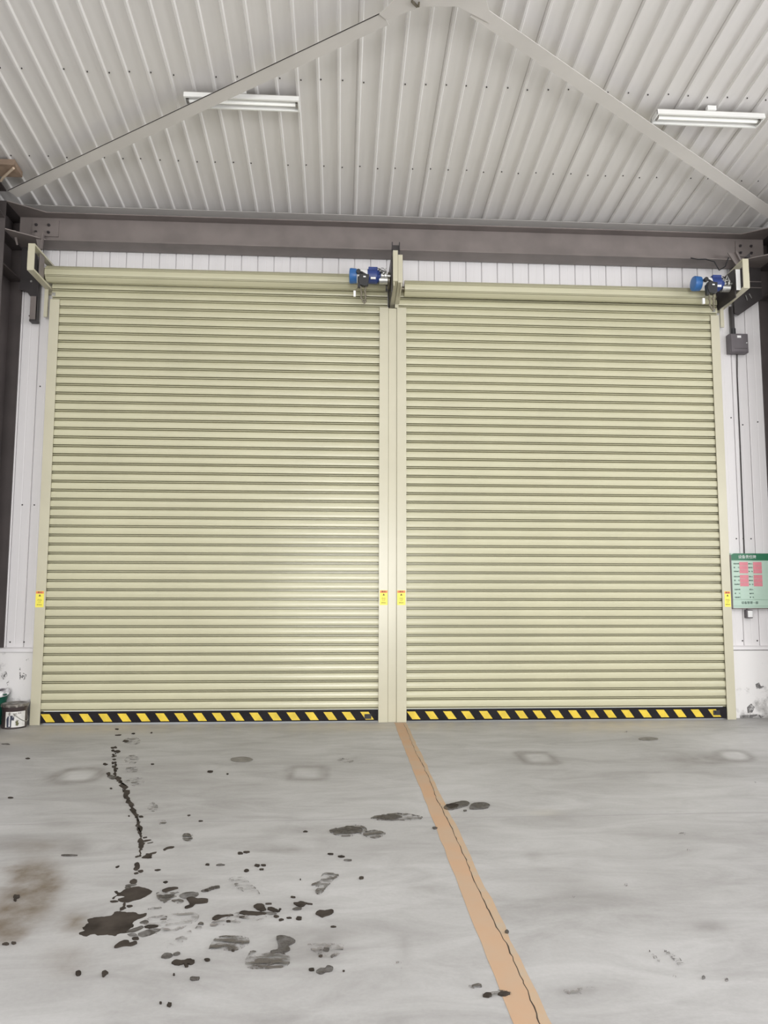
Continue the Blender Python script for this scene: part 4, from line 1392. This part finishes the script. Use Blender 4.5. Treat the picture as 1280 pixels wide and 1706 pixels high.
# lower drops
stain(A([(470, 890), (500, 865), (540, 846), (575, 850), (580, 865), (620, 852), (632, 865), (590, 882), (540, 882), (490, 895)]), M_WET, 0.04)
stain(A([(805, 965), (830, 940), (870, 940), (885, 955), (850, 970)]), M_DAMP)
stain(A([(890, 945), (920, 930), (940, 938), (915, 950)]), M_DAMP)
stain(A([(880, 1010), (910, 985), (960, 990), (1000, 978), (1042, 995), (1020, 1015), (990, 1012), (996, 1030), (975, 1032), (965, 1012), (930, 1018)]), M_WET, 0.08)
for x, y, rx, ry in ((350, 845, 9, 6), (345, 853, 5, 4), (565, 951, 8, 6), (535, 945, 4, 2), (580, 850, 3, 2), (262, 845, 10, 8), (650, 864, 16, 5), (45, 745, 8, 3), (20, 748, 12, 3), (55, 590, 10, 5), (50, 600, 6, 4), (230, 452, 24, 2), (1205, 527, 7, 3)):
    blob(x / 2, 1200 + y / 2, rx / 2, ry / 2, M_WET if rx < 16 else M_DAMP, seed=x)
# grey speckle patches toward the middle
stain([(548, 1385), (575, 1378), (600, 1376), (612, 1383), (600, 1390), (570, 1394)], M_TREAD, 0.05)
stain([(552, 1386), (580, 1378), (604, 1382), (585, 1390)], M_DAMP, 0.06)
stain([(604, 1390), (625, 1384), (642, 1390), (625, 1397)], M_TREAD, 0.05)
stain([(618, 1364), (640, 1358), (670, 1356), (704, 1362), (690, 1367), (640, 1367)], M_TREAD, 0.05)
stain([(628, 1362), (655, 1358), (670, 1362), (645, 1366)], M_DAMP, 0.05)


def Cc(pts):
    return [(640 + x / 2, 1200 + y / 2) for x, y in pts]


stain(Cc([(198, 290), (225, 278), (265, 271), (285, 278), (260, 292), (215, 300)]), M_DAMP, 0.05)
stain(Cc([(285, 297), (300, 278), (340, 277), (352, 288), (330, 297)]), M_DAMP, 0.04)
stain(Cc([(205, 285), (230, 280), (250, 285), (225, 295)]), M_WET, 0.05)
stain(Cc([(330, 918), (350, 905), (400, 905), (425, 912), (400, 925), (350, 925)]), M_TREAD, 0.06)
stain(Cc([(380, 915), (405, 908), (420, 915), (400, 922)]), M_WET, 0.06)
stain(Cc([(330, 922), (345, 912), (360, 918), (348, 925)]), M_WET, 0.06)
stain(Cc([(285, 890), (315, 882), (325, 890), (300, 894)]), M_TREAD, 0.06)
stain(Cc([(600, 905), (650, 898), (705, 890), (690, 905), (640, 915)]), M_TREADF, 0.06)
stain(Cc([(885, 770), (905, 790), (930, 805), (925, 810), (895, 790)]), M_TREADF, 0.06)
stain(Cc([(935, 770), (975, 790), (1003, 815), (990, 830), (965, 800)]), M_TREAD2, 0.06)
for x, y, rx, ry in ((170, 361, 8, 3), (410, 708, 7, 5), (1015, 435, 4, 3), (808, 551, 6, 2), (840, 669, 10, 3), (1065, 860, 6, 4), (1142, 868, 5, 3), (970, 856, 9, 3), (1000, 380, 18, 3), (50, 818, 18, 8), (805, 40, 6, 2), (1230, 208, 10, 2), (270, 303, 6, 2), (630, 588, 8, 4), (525, 690, 10, 4)):
    blob(640 + x / 2, 1200 + y / 2, rx / 2, ry / 2, M_DAMP if x in (170, 410, 1065, 270) else M_TREADF, seed=x)


# scuffs on the painted plinth
M_SCUFF = mat_streak('plinth_scuff', (0.22, 0.21, 0.21), 16, 0.45, 0.3, 0.2, 1.0)


def scuff(pts):
    g = [at(px, py, 1, 0.0995) for px, py in pts]
    n = len(g)
    MB().hexa([(p.x, 0.1, p.z) for p in g], [(p.x, 0.0992, p.z) for p in g]).build('scuff', M_SCUFF, wall)


scuff([(1259, 1140), (1265, 1137), (1268, 1143), (1274, 1143), (1270, 1147), (1261, 1148)])
scuff([(32, 1112), (34, 1112), (35, 1128), (33, 1134)])
scuff([(35, 1128), (39, 1121), (44, 1124), (43, 1131), (39, 1133), (41, 1126), (37, 1130)])
scuff([(43, 1099), (48, 1097), (49, 1101), (45, 1103)])
scuff([(11, 1137), (15, 1134), (16, 1139), (12, 1142)])
scuff([(2, 1122), (10, 1118), (13, 1126), (6, 1132), (2, 1130)])
scuff([(1245, 1178), (1252, 1172), (1258, 1178), (1254, 1187), (1246, 1188)])
scuff([(1232, 1192), (1262, 1190), (1274, 1193), (1270, 1196), (1234, 1197)])
